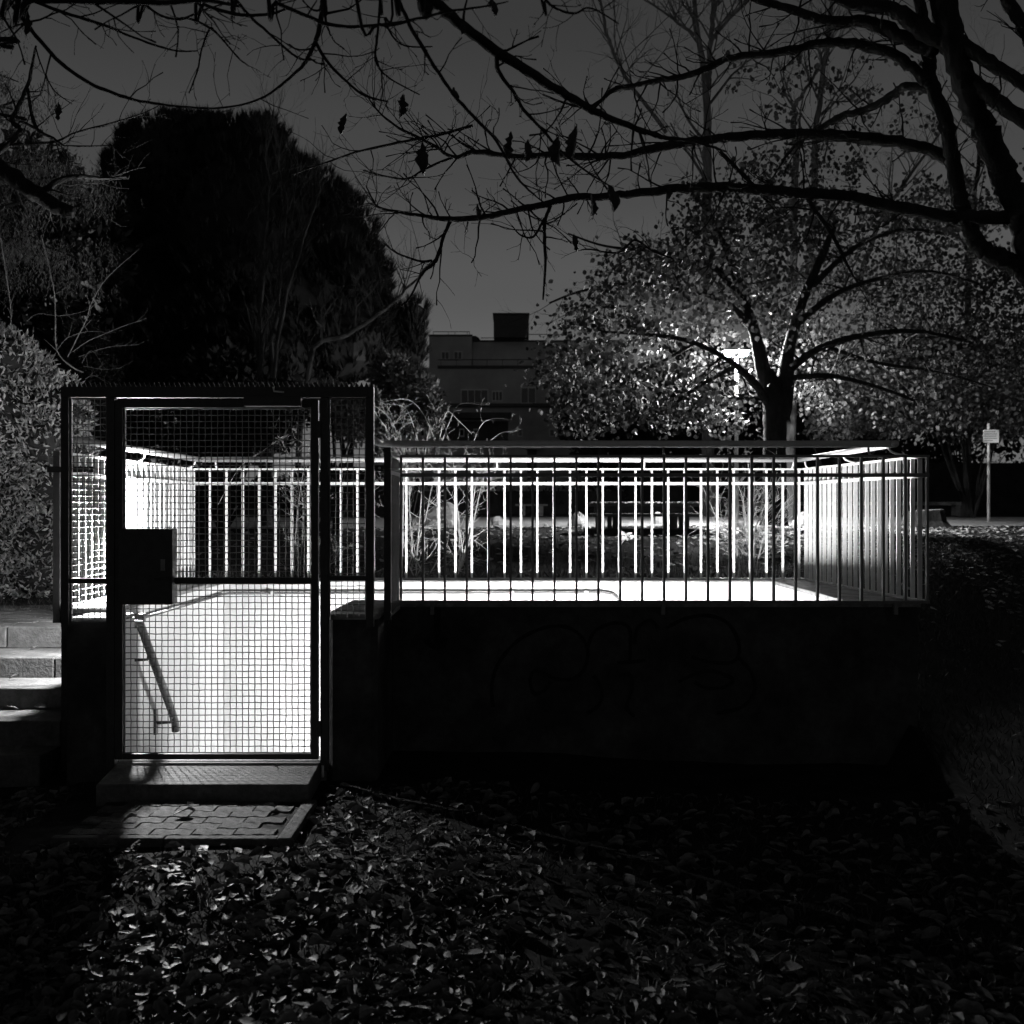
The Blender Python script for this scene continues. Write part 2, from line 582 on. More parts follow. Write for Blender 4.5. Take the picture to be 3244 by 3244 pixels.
# back
rb = empty('back_railing', (0, 9.33, C), 'brightly lit bar railing along the back edge of the stairwell by the lawn', 'railing', 'railings round the stairwell')
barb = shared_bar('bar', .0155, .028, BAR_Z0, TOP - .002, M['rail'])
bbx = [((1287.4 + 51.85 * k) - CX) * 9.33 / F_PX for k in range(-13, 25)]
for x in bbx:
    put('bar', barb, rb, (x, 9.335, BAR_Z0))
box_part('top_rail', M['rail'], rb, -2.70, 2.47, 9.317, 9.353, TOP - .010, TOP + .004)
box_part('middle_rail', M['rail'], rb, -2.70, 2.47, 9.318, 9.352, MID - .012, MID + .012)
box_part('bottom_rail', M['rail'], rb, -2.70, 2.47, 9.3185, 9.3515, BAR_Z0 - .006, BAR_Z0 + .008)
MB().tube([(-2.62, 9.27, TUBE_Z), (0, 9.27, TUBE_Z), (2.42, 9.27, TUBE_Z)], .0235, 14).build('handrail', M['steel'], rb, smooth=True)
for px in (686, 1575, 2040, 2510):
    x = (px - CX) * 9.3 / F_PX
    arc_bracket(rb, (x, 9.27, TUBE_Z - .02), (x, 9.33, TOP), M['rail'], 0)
# right side
rr = empty('side_railing', (2.55, 8.2, C), 'railing of flat white slats on the right side of the stairwell', 'railing', 'railings round the stairwell')
slat = shared_bar('bar', .028, .013, BAR_Z0, TOP - .002, M['rail'])


def rail_x(y):
    return 2.65 + (y - 7.0) * (2.465 - 2.65) / 2.33


for k in range(1, 22):
    y = 7.0 + k * .106
    put('bar', slat, rr, (rail_x(y), y, BAR_Z0))


def slanted(name, z0, z1, wd, mt, parent):
    mb = MB()
    y0, y1 = 7.03, 9.31
    poly = [(rail_x(y0) - wd, y0), (rail_x(y0) + wd, y0), (rail_x(y1) + wd, y1), (rail_x(y1) - wd, y1)]
    mb.prism(poly, z0, z1)
    return mb.build(name, mt, parent)


slanted('top_rail', TOP - .012, TOP + .003, .018, M['rail'], rr)
slanted('middle_rail', MID - .012, MID + .012, .017, M['rail'], rr)
slanted('bottom_rail', BAR_Z0 - .004, BAR_Z0 + .010, .0165, M['rail'], rr)
MB().tube([(2.455, 7.02, TUBE_Z), (2.45, 8.0, TUBE_Z), (2.43, 9.28, TUBE_Z)], .0225, 14).build('handrail', M['steel'], rr, smooth=True)
for y in (7.12, 8.1, 9.15):
    arc_bracket(rr, (2.445, y, TUBE_Z - .02), (rail_x(y) - .01, y, TOP), M['rail'], 1)
# left side
RLX = -2.715
rl = empty('side_railing', (RLX, 8, C), 'slat railing with wire mesh on the left side beside the steps', 'railing', 'railings round the stairwell')
for k in range(0, 25):
    y = 6.74 + k * .106
    put('bar', slat, rl, (RLX, y, BAR_Z0))
box_part('top_rail', M['rail'], rl, RLX - .018, RLX + .018, 6.66, 9.31, TOP - .012, TOP + .004)
box_part('middle_rail', M['rail'], rl, RLX - .017, RLX + .017, 6.66, 9.31, MID - .012, MID + .012)
box_part('bottom_rail', M['rail'], rl, RLX - .0165, RLX + .0165, 6.66, 9.31, BAR_Z0 - .004, BAR_Z0 + .010)
box_part('post', M['railshaded'], rl, -2.775, -2.735, 6.63, 6.655, C - .09, TOP + .012)
box_part('wall_bracket', M['gate'], rl, -2.80, -2.52, 6.605, 6.628, 1.86, 1.895)
MB().tube([(-2.645, 6.63, TUBE_Z), (-2.645, 8.0, TUBE_Z), (-2.645, 9.28, TUBE_Z)], .0225, 14).build('handrail', M['steel'], rl, smooth=True)
for y in (6.95, 7.9, 9.15):
    arc_bracket(rl, (-2.645, y, TUBE_Z - .02), (RLX + .012, y, TOP), M['rail'], 1)


def wire_mesh(parent, u0, u1, z0, z1, pitch, r, axis, at, mt, name='wire_mesh'):
    """Woven grid of wires: along x (axis 'x') or along y (axis 'y')."""
    mb = MB()
    nu = max(1, round((u1 - u0) / pitch))
    nz = max(1, round((z1 - z0) / pitch))

    def pt(u, z, d):
        return (u, at + d, z) if axis == 'x' else (at + d, u, z)
    for i in range(nu + 1):
        u = u0 + (u1 - u0) * i / nu
        n = max(2, nz)
        s = 1 if i % 2 else -1
        pts = [pt(u + rng.uniform(-.0012, .0012), z0 + (z1 - z0) * k / n, .0022 * s * (1 if k % 2 else -1)) for k in range(n + 1)]
        mb.tube(pts, r, 4, cap=False)
    for j in range(nz + 1):
        z = z0 + (z1 - z0) * j / nz
        s = 1 if j % 2 else -1
        pts = [pt(u0 + (u1 - u0) * k / nu, z + rng.uniform(-.0012, .0012), .0022 * s * (-1 if k % 2 else 1)) for k in range(nu + 1)]
        mb.tube(pts, r, 4, cap=False)
    o = mb.build(name, mt, parent)
    o['kind'] = 'stuff'
    return o


wire_mesh(rl, 6.665, 7.42, C + .02, MID - .02, .038, .0021, 'y', RLX + .03, M['wire'])
# short return beside the gate
rt = empty('return_railing', (-.735, 6.7, C), 'short railing from the gate back to the front corner, edge on', 'railing', 'railings round the stairwell')
RTX = -.728
slatd = shared_bar('bar', .028, .013, BAR_Z0, TOP - .002, M['railshaded'])
for k in range(1, 10):
    put('bar', slatd, rt, (RTX, 6.45 + k * .056, BAR_Z0 - .03))
box_part('top_rail', M['railshaded'], rt, RTX - .017, RTX + .017, 6.45, 6.975, TOP - .012, TOP + .004)
box_part('middle_rail', M['railshaded'], rt, RTX - .018, RTX + .018, 6.45, 6.976, MID - .012, MID + .012)
box_part('bottom_rail', M['railshaded'], rt, RTX - .0165, RTX + .0165, 6.45, 6.974, BAR_Z0 - .04, BAR_Z0 - .02)
box_part('post', M['gate'], rt, RTX - .02, RTX + .02, 6.405, 6.44, C - .05, TOP + .02)
box_part('wall_bracket', M['gate'], rt, -.83, RTX - .021, 6.405, 6.43, 1.86, 1.895)
mbk = MB().tube([(RTX - .045, 6.404, 1.878), (RTX - .045, 6.396, 1.878)], .008, 8)
mbk.build('bolt', M['steel'], rt)

# handrail on the inner left wall, and the pipe run along the walls
hr = empty('stair_handrail', (-2.36, 7.1, .4), 'grey handrail on two brackets dropping along the white wall behind the gate', 'handrail')
hx = -2.30
MB().tube([(hx - .03, 6.70, .935), (hx, 6.79, .925), (hx, 6.84, .87), (hx, 7.42, .265), (hx, 7.49, .18), (hx, 7.50, .12)], .026, 12).build('rail', M['darksteel'], hr, smooth=True)
for y, z in ((6.95, .755), (7.42, .265)):
    MB().tube([(hx, y, z - .015), (hx - .01, y, z - .07), (hx - .10, y, z - .075)], .009, 8).build('bracket', M['darksteel'], hr, smooth=True)
    MB().prism([(hx - .118, y - .02), (hx - .10, y - .02), (hx - .10, y + .02), (hx - .118, y + .02)], z - .15, z + .02).build('wall_plate', M['darksteel'], hr)
pr = empty('wall_pipe', (0, 9.1, .94), 'thin grey pipe running level just below the edge of the white walls', 'pipe')
zp = .935
MB().tube([(LW + .03, 7.10, zp), (LW + .03, 9.10, zp), (LW + .06, 9.16, zp), (0.75, 9.165, zp + .005), (.84, 9.165, zp - .01), (.90, 9.165, zp - .06)], .010, 8).build('pipe', M['darksteel'], pr, smooth=True)
for x in (-2.0, -1.0, 0.0, .62):
    box_part('clip', M['steel'], pr, x - .015, x + .015, 9.15, BW + .002, zp - .018, zp + .02)
box_part('end_box', M['darksteel'], pr, LW, LW + .05, 7.04, 7.10, zp - .025, zp + .03)

# ------------------------------------------------------------------ gate
S = F_PX / 6.2


def gx(x): return (x - CX) / S


def gz(y): return CAM_Z + (CY - y) / S


gate = empty('mesh_gate', (-1.65, 6.2, .2), 'black steel gate of wire mesh with toothed top rail in front of the bright stairwell', 'gate')
GY0, GY1 = 6.175, 6.225


def gbox(name, parent, x0, x1, ya, yb, y0=GY0, y1=GY1, mt='gate', bevel=.002):
    return box_part(name, M[mt], parent, gx(x0), gx(x1), y0, y1, gz(yb), gz(ya), bevel=bevel)


gbox('top_beam', gate, 198, 1185, 1227, 1260, GY0 - .003, GY1 + .003)
for a, b in ((198, 222), (341, 367), (1017, 1041), (1161, 1185)):
    bot = 2440 if a in (341, 1017) else 1985
    gbox('post', gate, a, b, 1260, bot)
for a, b, mid, low in ((222, 341, 1832, 1968), (1041, 1161, 1824, 1955)):
    gbox('cross_rail', gate, a, b, mid, mid + 15, GY0 + .004, GY1 - .004)
    wire_mesh(gate, gx(a + 4), gx(b - 4), gz(low), gz(1264), .0355, .0026, 'x', 6.2, M['wire'])
    # slim angle that frames the mesh
    gbox('mesh_frame', gate, a, a + 4, 1260, low, 6.205, 6.222, 'wire', 0)
    gbox('mesh_frame', gate, b - 4, b, 1260, low, 6.205, 6.222, 'wire', 0)
    gbox('mesh_frame', gate, a + 4, b - 4, 1260, 1264, 6.205, 6.222, 'wire', 0)
# toothed strip on top
mb = MB()
nteeth = 63
x0, x1 = gx(198), gx(1185)
zb, zt = gz(1229), gz(1211)
for k in range(nteeth):
    a = x0 + (x1 - x0) * k / nteeth
    b = x0 + (x1 - x0) * (k + 1) / nteeth
    m_ = (a + b) / 2
    mb.add([(a, 6.195, zb), (b, 6.195, zb), (m_, 6.195, zt), (a, 6.205, zb), (b, 6.205, zb), (m_, 6.205, zt)],
           [(0, 1, 2), (3, 5, 4), (0, 2, 5, 3), (1, 4, 5, 2), (0, 3, 4, 1)])
ts = mb.build('toothed_strip', M['gate'], gate)
# leaf
dy0, dy1 = 6.18, 6.22
door = MB()
for (a, b, ya, yb) in ((367.5, 392, 1268, 2404), (987, 1009.5, 1268, 2404)):
    door.box(gx(a), gx(b), dy0, dy1, gz(yb), gz(ya))
for (ya, yb) in ((1268, 1293), (1830, 1848), (2386, 2404)):
    door.box(gx(392) + .0005, gx(987) - .0005, dy0 + .001, dy1 - .001, gz(yb), gz(ya))
leaf = door.build('gate_leaf', M['gate'], gate, bevel=.002)
wire_mesh(leaf, gx(395), gx(984), gz(2384), gz(1296), .0355, .0027, 'x', 6.2, M['wire'])
for (a, b, ya, yb) in ((392, 396, 1293, 2386), (983, 987, 1293, 2386)):
    gbox('mesh_frame', leaf, a, b, ya, yb, 6.207, 6.219, 'wire', 0)
gbox('mesh_frame', leaf, 396, 983, 1293, 1297, 6.207, 6.219, 'wire', 0)
gbox('lock_box', leaf, 388, 556, 1675, 1913, 6.14, 6.235, 'gate', .004)
gbox('key_plate', leaf, 520, 534, 1770, 1806, 6.136, 6.139, 'wire', 0)
MB().tube([P(527, 1830, 6.138), P(527, 1830, 6.10), P(490, 1832, 6.10)], .007, 8).build('lever_handle', M['gate'], leaf, smooth=True)
gbox('closer', leaf, 782, 961, 1258, 1290, 6.12, 6.178, 'gate', .004)
for ya, yb in ((1335, 1388), (2281, 2330)):
    gbox('hinge', leaf, 1006, 1020, ya, yb, 6.165, 6.178, 'gate', .003)
MB().tube([P(866, 1226, 6.16), P(868, 1240, 6.16), P(900, 1243, 6.17)], .006, 6).build('top_catch', M['rail'], gate, smooth=True)
MB().tube([P(1022, 2425, 6.17), P(1022, 2462, 6.17)], .008, 8).build('drop_bolt', M['rail'], gate, smooth=True)

# ------------------------------------------------------------------ steps before the gate
slabt = MB()
slabt.prism([(-2.165, 5.71), (-1.06, 5.71), (-1.085, 6.232), (-2.235, 6.232)], -.02, .205, .006)
sl = slabt.build('concrete_step', M['step'])
tag(sl, 'plain concrete slab step directly under the mesh gate', 'step')

pst = empty('paver_step', (-1.66, 5.4, 0), 'low step of interlocking pavers with kerb edging below the concrete slab', 'step')
PZ = .13
box_part('bed', M['soil'], pst, -2.10, -1.08, 5.09, 5.69, -.03, PZ - .012)
box_part('edging', M['paver'], pst, -1.078, -1.015, 5.032, 5.705, -.03, PZ, bevel=.006)
for k in range(2):
    box_part('edging', M['paver'], pst, -2.12 + k * .523, -2.12 + k * .523 + .518, 5.03, 5.085, -.03, PZ - .002 * k, bevel=.006)
# zigzag pavers
pl, pw, zz = .195, .098, .007


def paver_mesh():
    n = 16
    up = [(k / n * pl, zz * max(-1, min(1, 1.6 * math.sin(4 * math.pi * k / n)))) for k in range(n + 1)]
    g = .0022
    bottom = [(g + x * (pl - 2 * g) / pl, g + y) for x, y in up]
    top = [(g + x * (pl - 2 * g) / pl, pw - g + y) for x, y in up][::-1]
    mb = MB().prism(bottom + top, -.05, 0, .003)
    me = bpy.data.meshes.new('paver')
    me.from_pydata(mb.v, [], mb.f)
    me.materials.append(M['paver'])
    return me


pm = paver_mesh()
for j in range(6):
    y = 5.097 + j * pw
    xoff = -2.275 + (.5 * pl if j % 2 else 0)
    for i in range(6):
        x = xoff + i * pl
        if x + pl > -1.082 or x < -2.12: continue
        o = put('paver', pm, pst, (x, y, PZ - rng.uniform(.001, .006)))
        o.rotation_euler = (rng.uniform(-.01, .01), rng.uniform(-.01, .01), rng.uniform(-.006, .006))

# ------------------------------------------------------------------ outdoor stair on the left and the paved landing
st = empty('park_stair', (-4, 7.2, 0), 'broad concrete park steps climbing past the left side of the gate', 'stair')
SX0, SX1 = -5.3, -2.752
sy = [(6.40, 6.69, .20), (6.69, 7.11, .346), (7.11, 7.60, .474), (7.60, 8.14, .610), (8.14, 8.36, .764)]
for i, (y0, y1, z) in enumerate(sy):
    x = SX1
    k = 0
    while x > SX0 + .05:
        ln = (.42 if i == 3 and k == 0 else 1.0 + .07 * ((i * 7 + k * 3) % 4))
        xa = max(SX0, x - ln)
        box_part('kerb_stone', M['step'], st, xa + .003, x - .003, y0, y0 + .16, -.05, z + .0015 * ((k + i) % 3), bevel=.01)
        x = xa
        k += 1
    x = SX1
    while x > SX0 + .05:
        xa = max(SX0, x - .405)
        box_part('tread_slab', M['step'], st, xa + .002, x - .002, y0 + .163, y1 + .1, -.05, z - .004 + rng.uniform(-.002, .002), bevel=.004)
        x = xa

pav = box_part('pavement', M['soil'], None, SX0, SX1, 8.362, 11.4, .5, .745)
tag(pav, 'paved landing of small stones above the park steps', 'pavement', kind='structure')
mb = MB().prism([(.003, .003), (.207, .003), (.207, .107), (.003, .107)], -.05, 0, .004)
pv_me = bpy.data.meshes.new('paver')
pv_me.from_pydata(mb.v, [], mb.f)
pv_me.materials.append(M['paver'])
for j in range(27):
    y = 8.364 + j * .11
    for i in range(-1, 12):
        x = SX1 - .21 * (i + 1) - (.105 if j % 2 else 0)
        if x + .21 > SX1 or x < SX0: continue
        # only stones that show between the hedge and the gate
        xp = CX + (x + .1) * F_PX / y
        if xp < -60 or xp > 330: continue
        o = bpy.data.objects.new('paver', pv_me)
        COL.objects.link(o)
        o.parent = pav
        o.location = (x, y, .764 - rng.uniform(0, .006))
        o.rotation_euler = (rng.uniform(-.012, .012), rng.uniform(-.012, .012), rng.uniform(-.01, .01))

# ------------------------------------------------------------------ the lamps that are lit
# bulkhead lamp on the left railing, hidden from here behind the lock box of the gate
lx, ly, lz = -2.555, 7.45, 1.42
wl = empty('bulkhead_lamp', (lx, ly, lz), 'small hooded bulkhead lamp on the left railing behind the lock box', 'lamp')
LA = Vector((.2, -.98, 0)).normalized()          # the way the lamp faces
LU = Vector((0, 0, 1))
LS = LA.cross(LU)


def dome(sign, rad=.036, seg=14, rings=6):
    c0 = Vector((lx, ly, lz)) - (LA * .024 if sign < 0 else Vector((0, 0, 0)))
    vs = [c0 + LA * (rad * sign)]
    for i in range(1, rings + 1):
        a = i / rings * math.pi / 2
        for k in range(seg):
            b = 2 * math.pi * k / seg
            vs.append(c0 + LA * (sign * rad * math.cos(a)) + LS * (rad * math.sin(a) * math.cos(b)) + LU * (rad * math.sin(a) * math.sin(b)))
    fs = [(0, 1 + (k + 1) % seg, 1 + k) for k in range(seg)]
    for i in range(rings - 1):
        for k in range(seg):
            k2 = (k + 1) % seg
            fs.append((1 + i * seg + k, 1 + i * seg + k2, 1 + (i + 1) * seg + k2, 1 + (i + 1) * seg + k))
    mb = MB()
    mb.add(vs, fs)
    return mb


dome(1).build('lamp_glass', emit('lamp_glass_lit', 19000), wl, smooth=True)
dome(-1).build('added_rear_glow', emit('added_rear_glow_lit', 11000), wl, smooth=True)  # added second emitter that brightens the steps and the hedge
c0 = Vector((lx, ly, lz))
MB().tube([c0 - LA * .003, c0 - LA * .021], .042, 18).build('lamp_base', M['railshaded'], wl)
hood = MB()
hv = []
for k in range(9):                                  # visor over the glass
    a = math.pi * (.06 + .88 * k / 8)
    for e in (.012, .10):
        hv.append(c0 + LA * e + LS * (.050 * math.cos(a)) + LU * (.012 + .042 * math.sin(a)))
    for e in (.10, .012):
        hv.append(c0 + LA * e + LS * (.054 * math.cos(a)) + LU * (.012 + .046 * math.sin(a)))
hood.add(hv, [(4 * k + i, 4 * k + (i + 1) % 4, 4 * k + 4 + (i + 1) % 4, 4 * k + 4 + i) for k in range(8) for i in range(4)])
hood.build('hood', M['railshaded'], wl)
ck = MB()                                           # added side plate that keeps light off the ground right of the gate
cv = [c0 + LA * e - LS * f_ + LU * g_ for g_ in (-.07, .03) for f_ in (.050, .054) for e in (-.02, .088)]
ck.add(cv, [(0, 2, 3, 1), (4, 5, 7, 6), (0, 1, 5, 4), (2, 6, 7, 3), (0, 4, 6, 2), (1, 3, 7, 5)])
ck.build('added_cheek', M['railshaded'], wl)
bk = MB()                                           # added bent plate that blocks rear light, open towards the steps
bv = [(-.021, -.052), (-.10, .0), (-.097, .004), (-.021, -.047)]
bv = [c0 + LA * e + LS * f_ + LU * g_ for g_ in (-.06, .06) for e, f_ in bv]
bk.add(bv, [(0, 1, 2, 3), (7, 6, 5, 4)] + [(i, (i + 1) % 4, 4 + (i + 1) % 4, 4 + i) for i in range(4)])
bk.build('added_back_plate', M['railshaded'], wl)
box_part('lamp_arm', M['railshaded'], wl, RLX + .019, lx - .05, ly - .012, ly + .012, lz - .015, lz + .015)
# fluorescent fitting on the inner face of the front wall
fl = empty('tube_light', (.2, 7.28, 0), 'long tube light fixed inside the front wall of the stairwell', 'lamp')
box_part('fitting', M['white'], fl, -.3, 1.3, FW1 + .001, FW1 + .05, -.11, -.04)
MB().tube([(-.25, FW1 + .085, -.06), (1.25, FW1 + .085, -.06)], .02, 10).build('tube', emit('tube_lit', 1750), fl, smooth=True)
for x in (-.275, 1.275):
    box_part('end_cap', M['white'], fl, x - .02, x + .02, FW1 + .05, FW1 + .11, -.085, -.035)

# street lamp on the lawn
LY = 21.0
lp = P(2333, 1120, LY)
lg = lawn_z(LY)
sl_ = empty('street_lamp', (lp.x, LY, lg), 'lit street lamp with two glowing heads on a pale pole', 'street lamp')
MB().tube([(lp.x, LY, lg - .1), (lp.x, LY, lp.z - .9), (lp.x, LY, lp.z - .1)], [.042, .036, .032], 12).build('pole', M['pole'], sl_, smooth=True)
MB().tube([(lp.x, LY, lg - .05), (lp.x, LY, lg + .12)], [.17, .14], 10).build('base', M['rock'], sl_)
MB().tube([(lp.x, LY, lp.z - .62), (lp.x, LY, lp.z - .54)], .05, 12).build('clamp', M['darksteel'], sl_)
MB().tube([(lp.x - .18, LY, lp.z + .03), (lp.x, LY, lp.z - .09), (lp.x + .18, LY, lp.z + .03)], .02, 8).build('arm', M['pole'], sl_, smooth=True)
lamp_em = emit('street_lamp_lens_lit', 7000)
for s in (-1, 1):
    hxp = lp.x + s * .14
    hd = MB().box(hxp - .115, hxp + .115, LY - .14, LY + .14, lp.z + .044, lp.z + .08).build('lamp_head', M['darksteel'], sl_, bevel=.01)
    mb = MB()
    mb.tube([(hxp, LY, lp.z + .04), (hxp, LY, lp.z + .03), (hxp, LY, lp.z), (hxp, LY, lp.z - .035), (hxp, LY, lp.z - .055)], [.07, .085, .085, .06, .015], 14)
    mb.build('lens', lamp_em, hd, smooth=True)
#PART2
# ================================================================== building behind the park
BY = 62.0


def bp(x, y, d=0.0): return P(x, y, BY + d)


bl = empty('apartment_building', (bp(1560, 1600).x, BY, 1.4), 'dim flat-roofed building with roof terrace beyond the trees', 'building')


def bbox(name, mt, x0, x1, ya, yb, d0=0.0, d1=6.0, parent=None):
    a, b = P(x0, yb, BY), P(x1, ya, BY)
    return box_part(name, M[mt], parent or bl, a.x, b.x, BY + d0, BY + d1, a.z, b.z)


low = bbox('lower_storeys', 'facade', 1180, 2100, 1285, 1660, 0, 10)
mid = bbox('middle_storey', 'facade', 1250, 2100, 1152, 1284.5, 1.8, 10)
pen = bbox('penthouse', 'facade', 1345, 1488, 1034, 1151, 3.4, 9)
pen2 = bbox('penthouse_wing', 'facade', 1489, 2000, 1046, 1150, 4.2, 9.2)
twr = bbox('lift_tower', 'facadedark', 1561, 1678, 966, 1042, 3.0, 8.0)
bbox('parapet_band', 'facadedark', 1558, 1680, 962, 967, 2.9, 8.1)
bbox('roof_edge', 'facadedark', 1343, 1490, 1030, 1035, 3.3, 9.1)
bbox('roof_edge', 'facadedark', 1489.5, 2000, 1042, 1047, 4.1, 9.2)
bbox('terrace_parapet', 'facadedark', 1380, 2000, 1146, 1154, 1.6, 1.9)
bbox('terrace_ledge', 'facadedark', 1240, 2000, 1280, 1290, -.4, 1.8)
bbox('terrace_rail', 'facadedark', 1380, 2000, 1125, 1127.5, 1.7, 1.76)
for k in range(12):
    bbox('terrace_rail_post', 'facadedark', 1390 + k * 50, 1391.6 + k * 50, 1127, 1147, 1.7, 1.76)
# roof rails
bbox('roof_rail', 'facadedark', 1358, 1480, 1018, 1020, 3.5, 3.56)
for x in (1358, 1408, 1430, 1471, 1479):
    bbox('roof_rail_post', 'facadedark', x, x + 1.6, 1019, 1032, 3.5, 3.56)
bbox('roof_rail', 'facadedark', 1515, 1560, 1030, 1032, 4.5, 4.56)
bbox('roof_rail', 'facadedark', 1680, 1800, 1018, 1020, 4.5, 4.56)
# roof dome
dm = MB()
c = P(1492, 1044, BY); rr_ = .42
vs, fs = [], []
for i in range(5):
    a = i / 4 * math.pi / 2
    for k in range(12):
        b = 2 * math.pi * k / 12
        vs.append((c.x + rr_ * math.cos(a) * math.cos(b), BY + 5 + rr_ * math.cos(a) * math.sin(b), c.z + rr_ * 1.05 * math.sin(a)))
for i in range(4):
    for k in range(12):
        fs.append((i * 12 + k, i * 12 + (k + 1) % 12, (i + 1) * 12 + (k + 1) % 12, (i + 1) * 12 + k))
dm.add(vs, fs)
dm.build('roof_dome', M['facadedark'], bl)


def window(x0, x1, ya, yb, d, wall, panes=2):
    fr = bbox('window', 'frame', x0, x1, ya, yb, d - .06, d - .002, wall)
    wdt = (x1 - x0 - 3 * (panes + 1)) / panes
    for k in range(panes):
        a = x0 + 3 + k * (wdt + 3)
        bbox('pane', 'pane', a, a + wdt, ya + 4, yb - 4, d - .08, d - .061, wall)


window(1385, 1413, 1085, 1115, 3.4, pen)
window(1427, 1456, 1085, 1115, 3.4, pen)
window(1556, 1592, 1227, 1262, 1.8, mid, 3)
window(1455, 1545, 1222, 1270, 1.8, mid, 4)
window(1650, 1700, 1215, 1270, 1.8, mid, 2)
for x in (1272, 1330, 1455, 1500, 1640, 1740, 1850):
    window(x, x + 16, 1358, 1384, 0, low, 1)
bbox('awning', 'facadedark', 1400, 1620, 1312, 1330, -1.2, 0)
bbox('recess_shade_panel', 'facadedark', 1390, 1610, 1335, 1400, -.05, -.003)  # flat dark panel, the shade of a recess put into its colour
bbox('doorway', 'facadedark', 1670, 1700, 1420, 1520, -.05, -.003)
bbox('balcony_slab', 'frame', 1662, 1712, 1420, 1424, -.8, -.051)

# ================================================================== far hedge that closes the lawn
LEAF_T = np.array([(0, 0, 0), (.28, .45, .06), (0, 1, -.06), (-.28, .45, .06), (0, .5, -.04)])
LEAF_F = np.array([(0, 1, 4), (1, 2, 4), (2, 3, 4), (3, 0, 4)])
OVAL_T = np.array([(0, 0, 0), (.36, .25, .05), (.40, .6, .07), (0, 1, -.03), (-.40, .6, .07), (-.36, .25, .05)])
OVAL_F = np.array([(0, 1, 2, 3), (0, 3, 4, 5)])


def leaf_cloud(name, centers, radii, n, size, mt, parent, flat=1.0, t=LEAF_T, f=LEAF_F, shell=.55, out=0.6, up=0.2):
    centers = np.array(centers, float); radii = np.array(radii, float)
    if radii.ndim == 1: radii = np.stack([radii] * 3, 1)
    wgt = (radii.prod(1)) ** (2 / 3)
    idx = nrg.choice(len(centers), n, p=wgt / wgt.sum())
    d = nrg.normal(size=(n, 3)); d /= np.linalg.norm(d, axis=1, keepdims=True)
    rr = (shell + (1 - shell) * nrg.random(n) ** .6)[:, None]
    pos = centers[idx] + d * radii[idx] * rr
    D = d * out + nrg.normal(size=(n, 3)) * .5 + np.array([0, 0, up])
    return scatter(name, t, f, pos, frame_mats(D), size * nrg.uniform(.6, 1.25, n), mt, parent), pos


def far_hedge(name, x0, x1, Y, h, label, seed):
    r_ = random.Random(seed)
    t = empty(name, ((x0 + x1) / 2, Y, lawn_z(Y)), label, 'hedge')
    box_part('stems', M['needle'], t, x0, x1, Y - .35, Y + .35, lawn_z(Y) - .2, lawn_z(Y) + h * .8)
    cs, rs = [], []
    x = x0
    while x < x1:
        for zz_ in (.25, .6, .85):
            cs.append((x, Y + r_.uniform(-.3, .3), lawn_z(Y) + h * zz_)); rs.append((.8, .8, h * r_.uniform(.25, .36)))
        x += .7
    leaf_cloud('foliage', cs, rs, int((x1 - x0) * 130), .16, M['needle'], t)
    return t


far_hedge('clipped_hedge', -16, 4.5, 44, 1.15, 'low dark clipped hedge across the lawn below the building', 1)
far_hedge('clipped_hedge', 4.7, 26, 45, 2.6, 'tall dark hedge behind the long benches on the right', 2)

# ================================================================== trees
def spline(pts, per=4):
    """Catmull-Rom through (Vector, radius) pairs."""
    q, r = [], []
    n = len(pts)
    for i in range(n - 1):
        a, b, c, d = pts[max(i - 1, 0)], pts[i], pts[i + 1], pts[min(i + 2, n - 1)]
        for k in range(per):
            t = k / per
            q.append(.5 * ((2 * b[0]) + (c[0] - a[0]) * t + (2 * a[0] - 5 * b[0] + 4 * c[0] - d[0]) * t * t + (3 * b[0] - a[0] - 3 * c[0] + d[0]) * t ** 3))
            r.append(b[1] + (c[1] - b[1]) * t)
    q.append(pts[-1][0]); r.append(pts[-1][1])
    return q, r


def twig(mb, p, d, L, r, lvl, rg, bend=.25, lift=.1, kids=3, sides=4, ends=None, knob=0.0):
    n = 5 if L > .25 else 4
    pts, rad = [Vector(p)], [r]
    d = Vector(d).normalized()
    q = Vector(p)
    for k in range(n):
        d = (d + Vector((rg.gauss(0, bend), rg.gauss(0, bend), rg.gauss(0, bend) + lift)) * .5).normalized()
        q = q + d * (L / n)
        pts.append(q.copy())
        rad.append(r * (1 - .65 * (k + 1) / n))
    if knob: rad[-1] = rad[-2] * (1 + knob)
    mb.tube(pts, rad, sides, cap=lvl == 0)
    if lvl <= 0:
        if ends is not None: ends.append((pts[-1], d.copy()))
        return
    for k in range(kids):
        t = rg.uniform(.25, 1.0)
        i = min(n - 1, int(t * n))
        base = pts[i].lerp(pts[i + 1], t * n - i if t < 1 else 1)
        dd = (pts[i + 1] - pts[i]).normalized()
        ax = Vector((rg.gauss(0, 1), rg.gauss(0, 1), rg.gauss(0, 1))).normalized()
        dd = (dd + ax.cross(dd).normalized() * rg.uniform(.6, 1.2)).normalized()
        twig(mb, base, dd, L * rg.uniform(.35, .65), max(rad[i] * .62, .0012), lvl - 1, rg, bend, lift, kids, sides, ends, knob)


